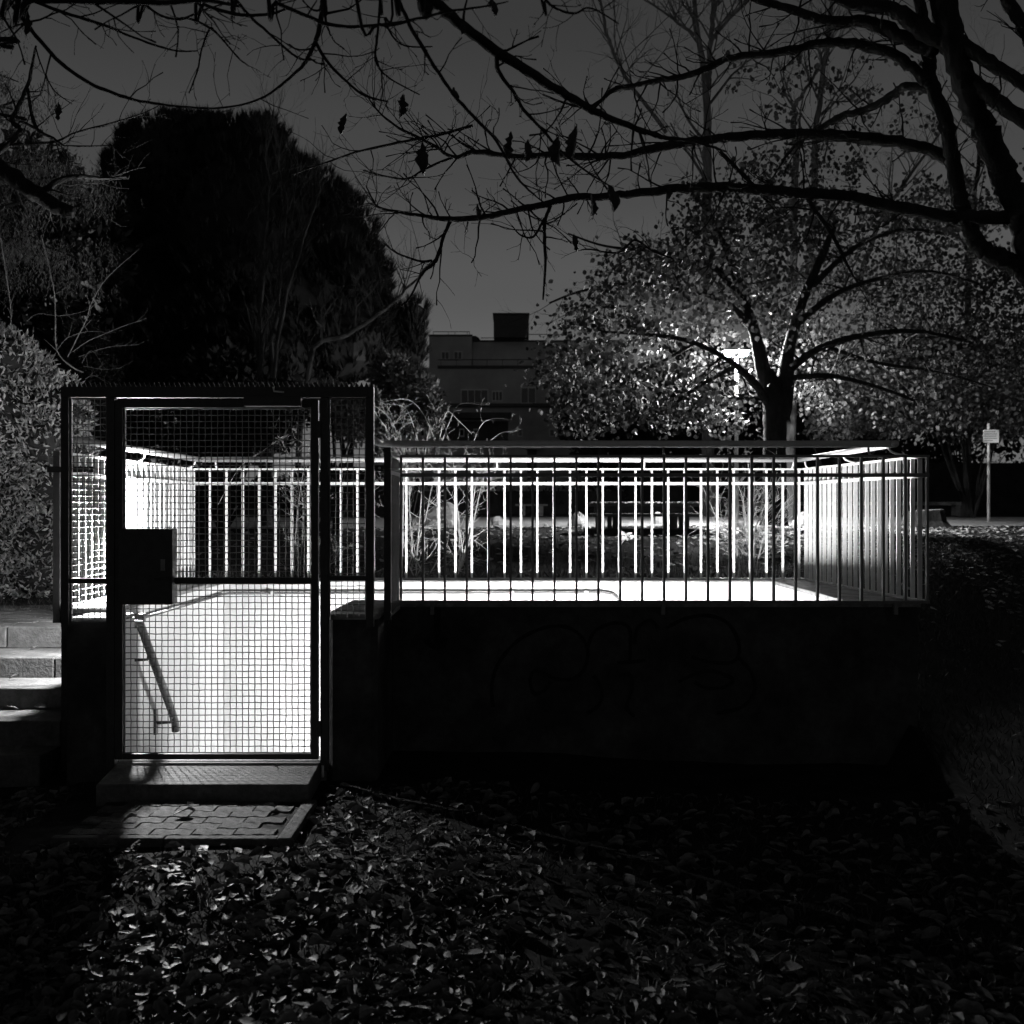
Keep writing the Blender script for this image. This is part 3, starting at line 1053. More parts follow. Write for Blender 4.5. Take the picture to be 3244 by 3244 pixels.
# ---- traced limbs: (x, y, half width) in photo pixels at depth Y, from the trunk outwards
def limb(mb, pts, Y0, Y1, sides=8, rough=.12, twigs=0, tl=(.12, .4), rg=None, per=5, lvl=1, kids=2, lift=.12, pre=None, ends=None, knob=.0):
    rg = rg or rng
    n = len(pts)
    q = []
    if pre: q += [(Vector(a), b) for a, b in pre]
    for i, (x, y, hw) in enumerate(pts):
        Y = Y0 + (Y1 - Y0) * i / max(1, n - 1)
        q.append((P(x, y, Y), hw * Y / F_PX))
    s, r = spline(q, per)
    # bark lumps
    s = [v + Vector((rg.gauss(0, 1), rg.gauss(0, 1), rg.gauss(0, 1))) * rr_ * .10 for v, rr_ in zip(s, r)]
    mb.tube(s, r, sides, rough=rough)
    for k in range(twigs):
        i = rg.randrange(max(1, len(s) // 8), len(s) - 1)
        t = (s[i + 1] - s[i]).normalized()
        ax = Vector((rg.gauss(0, 1), rg.gauss(0, 1) * .5, rg.gauss(0, 1))).normalized()
        d = (t * .7 + ax * .9 + Vector((0, 0, lift))).normalized()
        twig(mb, s[i], d, rg.uniform(*tl), min(r[i] * .5, .006), lvl, rg, .35, .1, kids, 4, ends, knob)
    return s, r


# ---- the big tree at the right edge of the picture
g3 = random.Random(3)
rt_ = empty('lime_tree', (3.3, 6.0, 0), 'big dark bare tree whose limbs reach in from the right edge', 'tree')
mt_ = MB()
trunk_pre = [((3.45, 6.1, -.15), .20), ((3.42, 6.05, .6), .15), ((3.38, 6.0, 1.6), .12), ((3.26, 6.0, 2.45), .10)]
limb(mt_, [(3312, 900, 52), (3256, 733, 46), (3212, 627, 42), (3162, 515, 40), (3097, 360, 40), (3032, 186, 38), (2985, 0, 40), (2960, -160, 36), (2900, -420, 30)], 6.0, 5.9, 12, .09, 0, rg=g3, per=9, pre=trunk_pre)
mt_.build('trunk', M['bark'], rt_, smooth=True)
mb = MB()
Yr = 6.0
TW = dict(twigs=14, rg=g3, knob=.5)
limb(mb, [(3330, 960, 34), (3244, 857, 32), (3138, 807, 29), (3088, 758, 26), (3057, 695, 25), (3038, 621, 25), (3020, 509, 24), (2995, 385, 24), (2951, 267, 22), (2942, 168, 22), (2925, 60, 18), (2890, -80, 14)], 6.0, 6.3, 10, .11, per=8, **TW)
limb(mb, [(3045, 140, 30), (2951, 112, 30), (2889, 68, 28), (2827, 31, 24), (2703, 12, 20), (2600, -30, 16)], 5.95, 6.0, 10, .11, **TW)
limb(mb, [(2960, 160, 26), (2920, 143, 25), (2796, 87, 22), (2734, 68, 20), (2641, 68, 17), (2579, 56, 15), (2492, 25, 13), (2405, 0, 12), (2300, -60, 9)], 6.0, 6.4, 10, .12, **TW)
limb(mb, [(3030, 135, 24), (3088, 168, 22), (3169, 217, 21), (3244, 267, 20), (3330, 330, 17)], 5.95, 5.6, 9, .1, rg=g3, twigs=4)
limb(mb, [(3070, 255, 26), (3100, 273, 26), (3162, 323, 25), (3244, 379, 24), (3340, 450, 20)], 6.0, 5.6, 9, .1, rg=g3, twigs=3)
limb(mb, [(3290, 180, 24), (3244, 87, 22), (3193, 0, 22), (3150, -100, 20)], 5.7, 5.6, 9, .1, rg=g3, twigs=3)
# long limbs that arch to the left
limb(mb, [(2945, 262, 20), (2926, 248, 18), (2877, 205, 18), (2815, 168, 17), (2740, 146, 16), (2653, 133, 15), (2579, 140, 14), (2492, 165, 13), (2392, 174, 12), (2305, 186, 12), (2225, 224, 11), (2144, 248, 10), (2082, 255, 9), (2007, 273, 8), (1945, 286, 7), (1877, 335, 6), (1800, 330, 4), (1720, 300, 3)], 6.2, 6.6, 9, .16, twigs=52, rg=g3, lvl=2, knob=.6)
limb(mb, [(2960, 290, 16), (2889, 273, 14), (2846, 286, 14), (2796, 323, 13), (2740, 348, 12), (2672, 366, 12), (2616, 397, 11), (2573, 422, 9), (2510, 470, 5), (2450, 560, 3)], 6.25, 6.9, 9, .15, twigs=14, rg=g3, lvl=2, knob=.6)
limb(mb, [(3015, 505, 22), (2989, 497, 21), (2920, 466, 19), (2827, 447, 19), (2703, 435, 18), (2579, 425, 18), (2455, 428, 16), (2330, 435, 15), (2237, 444, 14), (2131, 459, 14), (1976, 490, 12), (1883, 497, 12), (1759, 490, 10), (1635, 497, 9), (1510, 481, 8), (1436, 497, 6), (1361, 453, 5), (1262, 404, 4), (1200, 354, 3), (1160, 300, 2)], 6.25, 6.4, 9, .15, twigs=70, rg=g3, lvl=2, knob=.6)
limb(mb, [(1436, 497, 5), (1349, 534, 4), (1293, 565, 4), (1230, 560, 3), (1150, 540, 2)], 6.4, 6.5, 5, .1, twigs=10, rg=g3, knob=.6)
limb(mb, [(3200, 689, 22), (3075, 686, 21), (3013, 689, 20), (2920, 671, 19), (2796, 646, 19), (2672, 621, 18), (2548, 612, 18), (2423, 602, 17), (2299, 593, 16), (2144, 597, 15), (2007, 615, 13), (1902, 624, 12), (1821, 624, 11), (1728, 646, 11), (1635, 665, 10), (1541, 686, 9), (1448, 695, 9), (1355, 686, 6), (1274, 674, 5), (1200, 657, 4), (1180, 630, 3), (1160, 590, 2)], 6.0, 6.3, 9, .15, twigs=66, rg=g3, lvl=2, knob=.6)
limb(mb, [(1746, 646, 7), (1730, 690, 6), (1725, 733, 6), (1728, 838, 5), (1724, 900, 4), (1720, 950, 3)], 6.2, 6.2, 6, .15, twigs=5, rg=g3, knob=.6)
limb(mb, [(1430, 695, 7), (1405, 751, 6), (1380, 826, 6), (1337, 869, 4), (1293, 950, 3), (1240, 985, 2)], 6.3, 6.3, 6, .15, twigs=8, rg=g3, knob=.6)
limb(mb, [(1368, 826, 5), (1324, 826, 4), (1256, 801, 3), (1215, 770, 2)], 6.3, 6.4, 5, .15, twigs=5, rg=g3, knob=.6)
limb(mb, [(1498, 397, 5), (1400, 425, 5), (1300, 444, 5), (1144, 478, 4), (1043, 511, 3), (929, 552, 2)], 6.4, 6.5, 5, .1, twigs=12, rg=g3, knob=.6)
limb(mb, [(1725, 690, 4), (1690, 750, 4), (1650, 745, 3), (1622, 715, 2)], 6.2, 6.1, 5, .1, twigs=5, rg=g3, knob=.6)
limb(mb, [(2548, 612, 9), (2580, 665, 8), (2625, 725, 7), (2665, 800, 6), (2700, 870, 4), (2730, 910, 3)], 6.1, 6.0, 6, .12, twigs=8, rg=g3)
limb(mb, [(2280, 480, 7), (2330, 530, 6), (2390, 590, 6), (2440, 650, 4)], 6.3, 6.4, 6, .12, twigs=5, rg=g3)
limb(mb, [(2131, 820, 3), (2060, 790, 4), (2010, 760, 4), (1960, 800, 3), (1870, 790, 3), (1840, 792, 2)], 6.6, 6.5, 5, .1, twigs=10, rg=g3)
mb.build('crown', M['bark'], rt_, smooth=True)['kind'] = 'stuff'

# ---- the tree over the camera whose branches hang into the top of the picture
g4 = random.Random(4)
ot = empty('overhead_tree', (-3.6, .6, 0), 'bare tree overhead with thin arching twigs across the top of the sky', 'tree')
mb = MB()
hub = Vector((-.6, 2.4, 4.9))
q, r = spline([(Vector((-3.6, .6, -.2)), .20), (Vector((-3.5, .7, 1.5)), .16), (Vector((-3.2, 1.0, 3.0)), .14), (Vector((-2.2, 1.6, 4.3)), .11), (hub, .07), (Vector((1.2, 2.6, 5.3)), .05)], 6)
mb.tube(q, r, 10, rough=.08)
mb.build('trunk', M['bark'], ot)
mb = MB()


def hang(pts, Y0, Y1, tw=6, sides=6, lvl=1, tl=(.08, .26)):
    x, y, hw = pts[0]
    a = P(x, y, Y0)
    b = a.lerp(hub, .45) + Vector((0, 0, .25))
    rr2 = hw * Y0 / F_PX
    return limb(mb, pts, Y0, Y1, sides, .1, tw, tl, g4, 5, lvl, 2, .05, pre=[(hub + Vector((g4.uniform(-.3, .3), 0, 0)), rr2 * 1.8), (b, rr2 * 1.35)], knob=.5)


hang([(1330, -40, 20), (1368, 0, 18), (1448, 68, 17), (1573, 161, 17), (1697, 242, 15), (1821, 317, 13), (1914, 366, 11), (2007, 404, 9), (2100, 435, 7), (2194, 447, 5), (2300, 480, 3)], 3.9, 4.6, 16, 8, 2)
hang([(1250, -40, 8), (1262, 0, 8), (1299, 81, 7), (1361, 186, 7), (1436, 298, 6), (1510, 379, 6), (1573, 447, 5), (1635, 559, 4), (1697, 621, 3)], 3.8, 4.3, 9)
hang([(1130, 0, 6), (1200, 78, 5), (1324, 59, 5), (1417, 37, 4), (1541, 19, 3), (1610, 5, 2)], 3.6, 3.8, 8)
hang([(1700, -60, 5), (1728, 0, 5), (1771, 31, 4), (1821, 43, 4), (1871, 25, 3), (1960, 75, 2)], 3.4, 3.6, 6)
limb(mb, [(1573, 161, 8), (1579, 224, 7), (1622, 286, 6), (1660, 348, 6), (1728, 422, 5), (1790, 491, 4), (1883, 559, 3), (1945, 596, 2)], 4.1, 4.5, 6, .1, 12, (.08, .26), g4, knob=.5)
hang([(1025, -40, 10), (1023, 0, 9), (1019, 40, 9), (1003, 121, 8), (969, 195, 7), (929, 236, 5), (855, 296, 4), (774, 330, 3), (673, 343, 2)], 4.2, 4.8, 10)
hang([(20, -20, 9), (27, 0, 8), (74, 61, 8), (114, 114, 7), (195, 202, 7), (283, 262, 6), (363, 296, 6), (444, 320, 5), (552, 336, 4), (673, 343, 3), (760, 335, 2)], 4.0, 4.6, 12)
hang([(80, -20, 7), (101, 0, 6), (202, 40, 6), (323, 77, 5), (404, 111, 4), (485, 141, 4), (559, 161, 3), (626, 161, 2)], 4.0, 4.4, 10)
hang([(60, -15, 9), (100, -2, 10), (336, 4, 10), (538, 8, 9), (640, 0, 7), (760, 20, 4)], 3.6, 3.9, 6)
hang([(440, -10, 5), (458, 13, 5), (511, 50, 4), (572, 61, 4), (639, 34, 3), (727, 7, 2)], 3.9, 4.0, 6)
limb(mb, [(572, 58, 4), (606, 61, 4), (673, 94, 4), (713, 135, 3), (754, 182, 3), (787, 209, 2)], 4.0, 4.3, 5, .1, 6, (.08, .25), g4, knob=.5)
limb(mb, [(673, 90, 4), (663, 95, 4), (639, 155, 3), (626, 222, 3), (599, 296, 2)], 4.1, 4.3, 5, .1, 5, (.08, .25), g4, knob=.5)
hang([(735, -15, 6), (748, 0, 6), (794, 54, 5), (861, 114, 4), (942, 182, 4), (1000, 190, 2)], 4.0, 4.4, 9)
hang([(620, -10, 6), (646, 13, 6), (740, 44, 6), (841, 47, 5), (910, 27, 4)], 3.9, 4.1, 7)
hang([(850, -20, 7), (875, 7, 7), (956, 44, 6), (1043, 77, 6), (1144, 84, 5), (1300, 67, 4)], 3.9, 4.2, 8)
limb(mb, [(996, 128, 6), (1043, 202, 5), (1110, 269, 4), (1157, 303, 4), (1231, 323, 2)], 4.4, 4.6, 6, .1, 9, (.08, .26), g4, knob=.5)
hang([(1200, -30, 5), (1205, 0, 5), (1195, 120, 4), (1190, 190, 4), (1230, 245, 3), (1330, 300, 2)], 4.2, 4.5, 7)
hang([(1240, -30, 4), (1220, 60, 4), (1270, 140, 3), (1370, 148, 2)], 4.2, 4.4, 5)
mb.build('crown', M['bark'], ot, smooth=True)['kind'] = 'stuff'

# ---- tree off the left edge
lt = empty('left_tree', (-6.6, 7.0, .3), 'dark tree at the left edge with a sawn-off thick branch', 'tree')
mb = MB()
mb.tube([(-6.6, 7.0, -.3), (-6.5, 7.0, 1.5), (-6.3, 7.0, 3.2), (-6.2, 7.0, 5.5)], [.30, .25, .2, .12], 10, rough=.08)
mb.build('trunk', M['bark'], lt)
mb = MB()
g5 = random.Random(5)
pre = [((-6.35, 7.0, 3.0), .13), ((-5.2, 7.0, 3.75), .10)]
limb(mb, [(-160, 440, 34), (-60, 500, 31), (0, 538, 29), (67, 585, 27), (135, 626, 24), (188, 660, 22), (229, 673, 20)], 7.0, 7.0, 9, .1, 8, (.2, .5), g5, pre=pre, lvl=2)
limb(mb, [(120, 618, 12), (188, 572, 10), (256, 559, 8), (323, 565, 5), (400, 560, 3)], 7.0, 7.2, 7, .1, 8, (.2, .5), g5)
limb(mb, [(0, 478, 9), (40, 377, 8), (87, 269, 6), (105, 190, 4), (114, 145, 3)], 6.6, 6.4, 6, .1, 4, (.1, .3), g5, pre=[((-6.3, 7.0, 2.6), .06), ((-4.6, 6.9, 3.0), .035)])
limb(mb, [(87, 280, 5), (114, 404, 6), (168, 437, 5), (202, 464, 4)], 6.5, 6.6, 6, .1, 4, (.1, .3), g5)
limb(mb, [(112, 150, 3), (140, 230, 2), (175, 290, 2), (229, 330, 1.5)], 6.4, 6.5, 4, .1, 4, (.1, .2), g5)
limb(mb, [(-40, 360, 7), (0, 365, 6), (80, 390, 5), (150, 430, 4), (200, 470, 3), (223, 520, 2)], 6.6, 6.8, 6, .1, 6, (.1, .3), g5, pre=[((-6.2, 7.0, 4.6), .05)])
limb(mb, [(-40, 462, 5), (0, 458, 4), (161, 451, 4), (249, 417, 3), (377, 384, 3), (458, 357, 2), (511, 330, 1.5)], 6.6, 6.9, 5, .1, 10, (.1, .35), g5, pre=[((-6.2, 7.0, 3.9), .04)])
limb(mb, [(161, 460, 3), (270, 464, 3), (350, 464, 2), (390, 500, 1.5)], 6.7, 6.9, 5, .1, 6, (.1, .35), g5)
limb(mb, [(-20, 130, 11), (0, 138, 10), (40, 152, 8)], 5.0, 5.0, 7, .1, 0, rg=g5, pre=[((-6.2, 7.0, 4.9), .05), ((-4, 5.5, 3.9), .025)])
mb.build('crown', M['bark'], lt, smooth=True)['kind'] = 'stuff'

# ---- dead leaves that still hang from the twigs, each a thing of its own
def curled_leaf(rg, w=.42, curl=1.0, n=6, m=4, jag=.10):
    vs, fs = [], []
    tw = rg.uniform(-.6, .6)
    for i in range(n + 1):
        t = i / n
        half = w * (math.sin(math.pi * min(1, t * 1.02)) ** .7) * (1.1 - .5 * t) + .01
        for j in range(m + 1):
            s = j / m * 2 - 1
            z = curl * .30 * s * s * (1 + .5 * math.sin(5 * t + tw)) + .10 * curl * math.sin(3.1 * t + tw) + rg.uniform(-.02, .02)
            edge = 1 + (jag * rg.uniform(-1, 1) if abs(s) == 1 else 0)
            vs.append((s * half * (1 - .25 * curl * abs(s)) * edge, t - .5, z + .12 * tw * s * t))
    for i in range(n):
        for j in range(m):
            a = i * (m + 1) + j
            fs.append((a, a + 1, a + m + 2, a + m + 1))
    return vs, fs


g6 = random.Random(6)
dead_meshes = []
for k in range(5):
    vs, fs = curled_leaf(g6, .36, .8, 9, 4, .55)
    me = bpy.data.meshes.new('dead_leaf')
    me.from_pydata(vs, [], fs)
    me.polygons.foreach_set('use_smooth', [True] * len(me.polygons))
    me.materials.append(M['deadleaf'])
    dead_meshes.append(me)
DEAD = [(1268, 340, 90, 4.5, 'dead leaf hanging by the top of the sky left of the thick slanting branch'),
        (1089, 395, 75, 4.7, 'dead leaf hanging alone beside the dark pine crown'),
        (1343, 503, 105, 4.4, 'narrow dead leaf hanging just above the lower long limb'),
        (1610, 460, 85, 4.3, 'dead leaf hanging at the left of the row on the middle limb'),
        (1666, 478, 70, 4.3, 'small dead leaf second from the left on the middle limb'),
        (1772, 478, 120, 4.2, 'ragged dead leaf hanging lowest of the row on the middle limb'),
        (1824, 450, 110, 4.2, 'dead leaf hanging at the right end of the row on the middle limb'),
        (1933, 630, 90, 4.2, 'broad dead leaf hanging over the lower long limb'),
        (1871, 650, 65, 4.6, 'dead leaf curled under the lower long limb'),
        (1824, 768, 60, 5.6, 'dead leaf cluster hanging below the lower limb in mid sky'),
        (1510, 672, 50, 6.2, 'small dead leaf caught on the lower limb near its left end'),
        (1562, 28, 75, 3.7, 'dead leaf hanging from the top edge of the sky'),
        (1467, 88, 50, 3.9, 'dead leaf stuck on the thick slanting branch at the top'),
        (2119, 612, 50, 6.1, 'dead leaf hanging under the middle of the lower limb'),
        (185, 353, 60, 6.5, 'dead leaf hanging at the upper left against the sky'),
        (84, 74, 75, 4.1, 'dead leaf folded over the twig in the upper left corner'),
        (1440, 300, 45, 4.2, 'dead leaf pinched in a fork of the thin slanting twig')]
for i, (x, y, h, Y, lab) in enumerate(DEAD):
    o = link('hanging_leaf', dead_meshes[i % 5], None)
    o.location = P(x, y, Y)
    s = h * Y / F_PX
    o.scale = (s * .62, s, s * .8)
    o.rotation_euler = (R(90) + g6.uniform(-.25, .25), g6.uniform(-.25, .25), g6.uniform(-.7, .7))
    tag(o, lab, 'leaf', 'dead leaves hanging from the branches')

# ---- stone pine
TUFT_T, TUFT_F = [], []
g7 = random.Random(7)
for k in range(15):
    a = g7.uniform(0, 2 * math.pi); sp = g7.uniform(.1, .75)
    d = Vector((math.cos(a) * sp, 1, math.sin(a) * sp)).normalized() * g7.uniform(.7, 1.1)
    sd = Vector((-math.sin(a), 0, math.cos(a))) * .045
    b = len(TUFT_T)
    TUFT_T += [tuple(sd), tuple(-sd), tuple(d)]
    TUFT_F.append((b, b + 1, b + 2))
TUFT_T, TUFT_F = np.array(TUFT_T), np.array(TUFT_F)
PY = 27.0
pine = empty('stone_pine', (P(700, 1600, PY).x, PY, 1.35), 'large dark umbrella pine with dense rounded crown', 'tree')
lobes = []


def lobe(x, y, rpx, depth=0, fl=1.0):
    c = P(x, y, PY + depth)
    lobes.append((c, rpx * PY / F_PX, fl))


for (x, y, r_) in [(560, 560, 215), (700, 520, 160), (470, 560, 150), (820, 560, 165), (420, 690, 110), (640, 640, 300), (800, 720, 290), (930, 700, 210), (560, 800, 240),
                   (1060, 760, 150), (1000, 900, 225), (1130, 840, 95), (800, 950, 300), (560, 1000, 240), (1160, 990, 95), (1215, 1060, 75), (1100, 1090, 160),
                   (1270, 1130, 55), (1305, 1010, 20), (1290, 1060, 32), (900, 1130, 240), (640, 1150, 230), (1290, 1200, 55), (450, 900, 150), (440, 1120, 150)]:
    lobe(x, y, r_ * .93, g7.uniform(-1.2, 1.2))
for k in range(90):
    c_, r_, _ = lobes[g7.randrange(25)]
    a = g7.uniform(-.4, math.pi + .2)
    q_ = c_ + Vector((math.cos(a), g7.uniform(-.5, .2), math.sin(a))) * r_ * .95
    lobes.append((q_, g7.uniform(.14, .34), 1.0))
mb = MB()
mb.tube([(pine.location.x, PY, 1.0), (pine.location.x + .2, PY, 3), (pine.location.x, PY, 6)], [.35, .28, .2], 10, rough=.06)
mb.build('trunk', M['barkgrey'], pine)
# inner mass
mb = MB()
for c, r_, fl in lobes:
    vs, fs = [], []
    for i in range(7):
        a = -math.pi / 2 + math.pi * i / 6
        for k in range(10):
            b = 2 * math.pi * k / 10
            q_ = r_ * .84 * (1 + g7.uniform(-.08, .08))
            vs.append((c.x + q_ * math.cos(a) * math.cos(b), c.y + q_ * math.cos(a) * math.sin(b), c.z + q_ * math.sin(a)))
    for i in range(6):
        for k in range(10):
            fs.append((i * 10 + k, i * 10 + (k + 1) % 10, (i + 1) * 10 + (k + 1) % 10, (i + 1) * 10 + k))
    mb.add(vs, fs)
mb.build('inner_crown', M['needle'], pine)['kind'] = 'stuff'
n = 11000
cs = np.array([tuple(c) for c, _, _ in lobes]); rs = np.array([r_ for _, r_, _ in lobes])
idx = nrg.choice(len(cs), n, p=rs ** 1.4 / (rs ** 1.4).sum())
d = nrg.normal(size=(n, 3)); d[:, 1] = -np.abs(d[:, 1]) * .8; d /= np.linalg.norm(d, axis=1, keepdims=True)
pos = cs[idx] + d * rs[idx][:, None] * nrg.uniform(.84, .97, n)[:, None]
D = d * .5 + np.array([0, 0, 1.0]) + nrg.normal(size=(n, 3)) * .18
scatter('crown', TUFT_T, TUFT_F, pos, frame_mats(D), nrg.uniform(.22, .42, n), M['needle'], pine)['kind'] = 'stuff'

# ---- bare slender trees in front of the pine
def bare_tree(name, base, stems, label, mt, seed, lvl=3, twigs=16, tl=(.6, 1.6), spread=.35, lift=.35, r0=.06, kids=3, group=None):
    rg = random.Random(seed)
    t = empty(name, base, label, 'tree', group)
    tr, cr_ = MB(), MB()
    for pts in stems:
        q, r = spline(pts, 5)
        q = [v + Vector((rg.gauss(0, .02), rg.gauss(0, .02), 0)) for v in q]
        tr.tube(q, r, 7, rough=.05)
        for k in range(twigs):
            i = rg.randrange(len(q) // 4, len(q) - 1)
            a = rg.uniform(0, 2 * math.pi)
            d = Vector((math.cos(a) * spread, math.sin(a) * spread, 1 if lift > 0 else .2)).normalized()
            twig(cr_, q[i], d, rg.uniform(*tl), max(.010, r[i] * .45), lvl - 1, rg, .28, lift, kids, 3)
    tr.build('trunk', mt, t)
    cr_.build('crown', mt, t)['kind'] = 'stuff'
    return t


def px_stem(pts, Y, dY=0):
    n = len(pts)
    return [(P(x, y, Y + dY * i / n), hw * Y / F_PX) for i, (x, y, hw) in enumerate(pts)]


bare_tree('slender_tree', P(840, 1640, 22), [px_stem([(835, 1680, 12), (828, 1300, 11), (822, 1100, 8), (830, 850, 6), (850, 620, 4), (840, 450, 2)], 22),
                                             px_stem([(845, 1680, 11), (865, 1150, 8), (885, 900, 6), (905, 650, 4), (880, 480, 3), (870, 340, 1.5)], 22, .6),
                                             px_stem([(850, 1680, 9), (880, 1080, 6), (960, 760, 5), (1000, 650, 3), (1030, 540, 2)], 22, -.5)],
          'slender bare tree with upright twigs in front of the pine', M['barkmid'], 21, lvl=3, twigs=20, tl=(.7, 1.7))
bare_tree('slender_tree', P(1300, 1640, 23), [px_stem([(930, 1700, 11), (980, 1150, 9), (1100, 1060, 8), (1220, 980, 5), (1300, 900, 4), (1400, 800, 2)], 23)],
          'leaning bare tree whose branch slants up to the right of the pine', M['barkmid'], 22, lvl=3, twigs=24, tl=(.5, 1.5))
bare_tree('tall_bare_tree', P(2240, 1640, 33), [px_stem([(2245, 1660, 22), (2243, 1000, 18), (2240, 520, 14), (2235, 250, 11), (2205, 80, 8), (2190, -150, 6)], 33),
                                                px_stem([(2240, 280, 10), (2250, 130, 8), (2262, 0, 7), (2290, -200, 5)], 33),
                                                px_stem([(2245, 140, 7), (2310, 60, 5), (2390, -20, 4), (2480, -150, 3)], 33),
                                                px_stem([(2200, 110, 6), (2130, 60, 4), (1990, -40, 3)], 33),
                                                px_stem([(2110, 420, 7), (1980, 240, 6), (1920, 100, 5), (1890, -60, 4)], 33)],
          'tall bare tree with pale straight trunk rising behind the leafy one', M['barkgrey'], 23, lvl=4, twigs=18, tl=(1.2, 3.2), spread=.9, lift=.12)
bare_tree('tall_bare_tree', P(2540, 1640, 27), [px_stem([(2500, 1660, 16), (2510, 1000, 14), (2520, 560, 11), (2515, 360, 9), (2540, 300, 6), (2600, 200, 4), (2640, 60, 3)], 27),
                                                px_stem([(2560, 900, 13), (2580, 600, 11), (2590, 330, 9), (2620, 150, 7), (2640, -60, 5)], 27),
                                                px_stem([(2720, 900, 10), (2790, 700, 7), (2880, 560, 5), (2980, 420, 3)], 27)],
          'double-stemmed bare tree with a few pale leaves at the upper right', M['barkgrey'], 24, lvl=4, twigs=15, tl=(1.0, 2.6), spread=.8, lift=.15)
bare_tree('slender_tree', P(3050, 1640, 30), [px_stem([(3060, 1660, 14), (3070, 900, 10), (3090, 600, 7), (3120, 300, 4)], 30)],
          'thin bare tree in the gap beside the big right trunk', M['bark'], 25, lvl=4, twigs=18, tl=(1.0, 2.6), spread=1.0, lift=.1)

# ---- leafy autumn tree by the street lamp
AY = 20.0
at_ = empty('autumn_tree', (P(2460, 1640, AY).x, AY, lawn_z(AY)), 'broad tree with pale autumn leaves around the street lamp', 'tree')
g8 = random.Random(8)
mb = MB()


def aq(pts, dY=0):
    q, r = spline(px_stem(pts, AY, dY), 6)
    mb.tube(q, r, 9, rough=.06)
    return q, r


mb0 = mb
aq([(2452, 1665, 46), (2455, 1560, 38), (2455, 1400, 36), (2455, 1290, 38), (2440, 1220, 36), (2415, 1160, 24), (2390, 1050, 18), (2340, 900, 14), (2300, 760, 10)])
aq([(2470, 1330, 34), (2485, 1240, 30), (2490, 1180, 26), (2500, 1100, 20), (2540, 960, 16), (2600, 820, 12), (2650, 700, 8)])
mb.build('trunk', M['bark'], at_, smooth=True)
mb = MB()
limbs = []
for pts, dY in [([(2440, 1290, 14), (2395, 1220, 13), (2345, 1170, 10), (2290, 1130, 8), (2180, 1080, 7), (2050, 1060, 5), (1900, 1050, 3)], -2.0),
                ([(2390, 1050, 13), (2300, 960, 10), (2160, 920, 8), (2000, 900, 6), (1850, 920, 4), (1740, 960, 3)], -1.0),
                ([(2360, 960, 11), (2250, 840, 8), (2100, 800, 6), (1920, 780, 4), (1800, 740, 3)], 1.5),
                ([(2320, 850, 9), (2260, 700, 6), (2180, 600, 4)], .5),
                ([(2490, 1180, 14), (2600, 1100, 11), (2750, 1060, 9), (2900, 1050, 7), (3060, 1080, 5)], -1.5),
                ([(2520, 1030, 12), (2650, 930, 9), (2800, 880, 7), (2950, 860, 5), (3100, 900, 4)], 1.0),
                ([(2560, 920, 11), (2700, 790, 8), (2850, 730, 6), (3000, 740, 4)], -.5),
                ([(2490, 1200, 10), (2620, 1190, 8), (2760, 1220, 6), (2900, 1270, 4)], -2.2),
                ([(2330, 1160, 8), (2220, 1220, 6), (2120, 1290, 4), (2020, 1340, 3)], -2.4),
                ([(2200, 1090, 6), (2050, 1170, 5), (1900, 1230, 4), (1780, 1290, 3)], -1.6),
                ([(2620, 1100, 8), (2780, 1150, 6), (2980, 1180, 4), (3150, 1230, 3)], 1.8)]:
    q, r = aq(pts, dY)
    limbs.append(q)
    for k in range(14):
        i = g8.randrange(2, len(q) - 1)
        dd = Vector((g8.gauss(0, 1), g8.gauss(0, .8), g8.gauss(-.1, .6)))
        twig(mb, q[i], dd, g8.uniform(.5, 1.3), max(.008, r[i] * .4), 2, g8, .3, -.02, 3, 3)
mb.build('branches', M['bark'], at_)['kind'] = 'stuff'
# leaf clumps inside the crown outline
poly = [(1790, 1000), (1710, 1090), (1700, 1230), (1740, 1330), (1850, 1370), (1960, 1355), (2060, 1335), (2160, 1350), (2260, 1370), (2350, 1320), (2400, 1240), (2540, 1230), (2600, 1340), (2700, 1330), (2800, 1370), (2900, 1390),
        (3000, 1340), (3120, 1330), (3244, 1300), (3300, 1200), (3300, 820), (3050, 730), (2800, 690), (2500, 690), (2250, 690), (2050, 740), (1900, 850), (1800, 930)]


def inside(x, y):
    c_ = False
    j = len(poly) - 1
    for i in range(len(poly)):
        if (poly[i][1] > y) != (poly[j][1] > y) and x < (poly[j][0] - poly[i][0]) * (y - poly[i][1]) / (poly[j][1] - poly[i][1]) + poly[i][0]:
            c_ = not c_
        j = i
    return c_


cl = []
while len(cl) < 860:
    x, y = g8.uniform(1620, 3320), g8.uniform(680, 1400)
    if not inside(x, y): continue
    if x > 2650 and y > 1210 and g8.random() < .5: continue
    if g8.random() > .5 + .5 * smooth(690, 1000, y): continue
    dY_ = g8.uniform(-3.2, 2.6) if x < 2500 else g8.uniform(1.2, 5.0)
    if math.hypot(x - 2335, y - 1120) < 150: dY_ = g8.uniform(2.2, 4.2)
    if (P(x, y, AY + dY_) - lp).length < 1.25: continue
    cl.append((P(x, y, AY + dY_), g8.uniform(.16, .42)))
for k in range(46):                                   # loose groups of leaves higher up
    x, y = g8.gauss(2680, 190), g8.uniform(180, 690)
    cl.append((P(x, y, AY + g8.uniform(-2, 4)), g8.uniform(.1, .3)))
for k in range(150):                                  # ragged upper edge of the crown
    x, y = g8.uniform(2150, 3260), 730 - abs(g8.gauss(0, 110))
    cl.append((P(x, y, AY + g8.uniform(-2, 5)), g8.uniform(.12, .34)))
pos_l, D_l = [], []
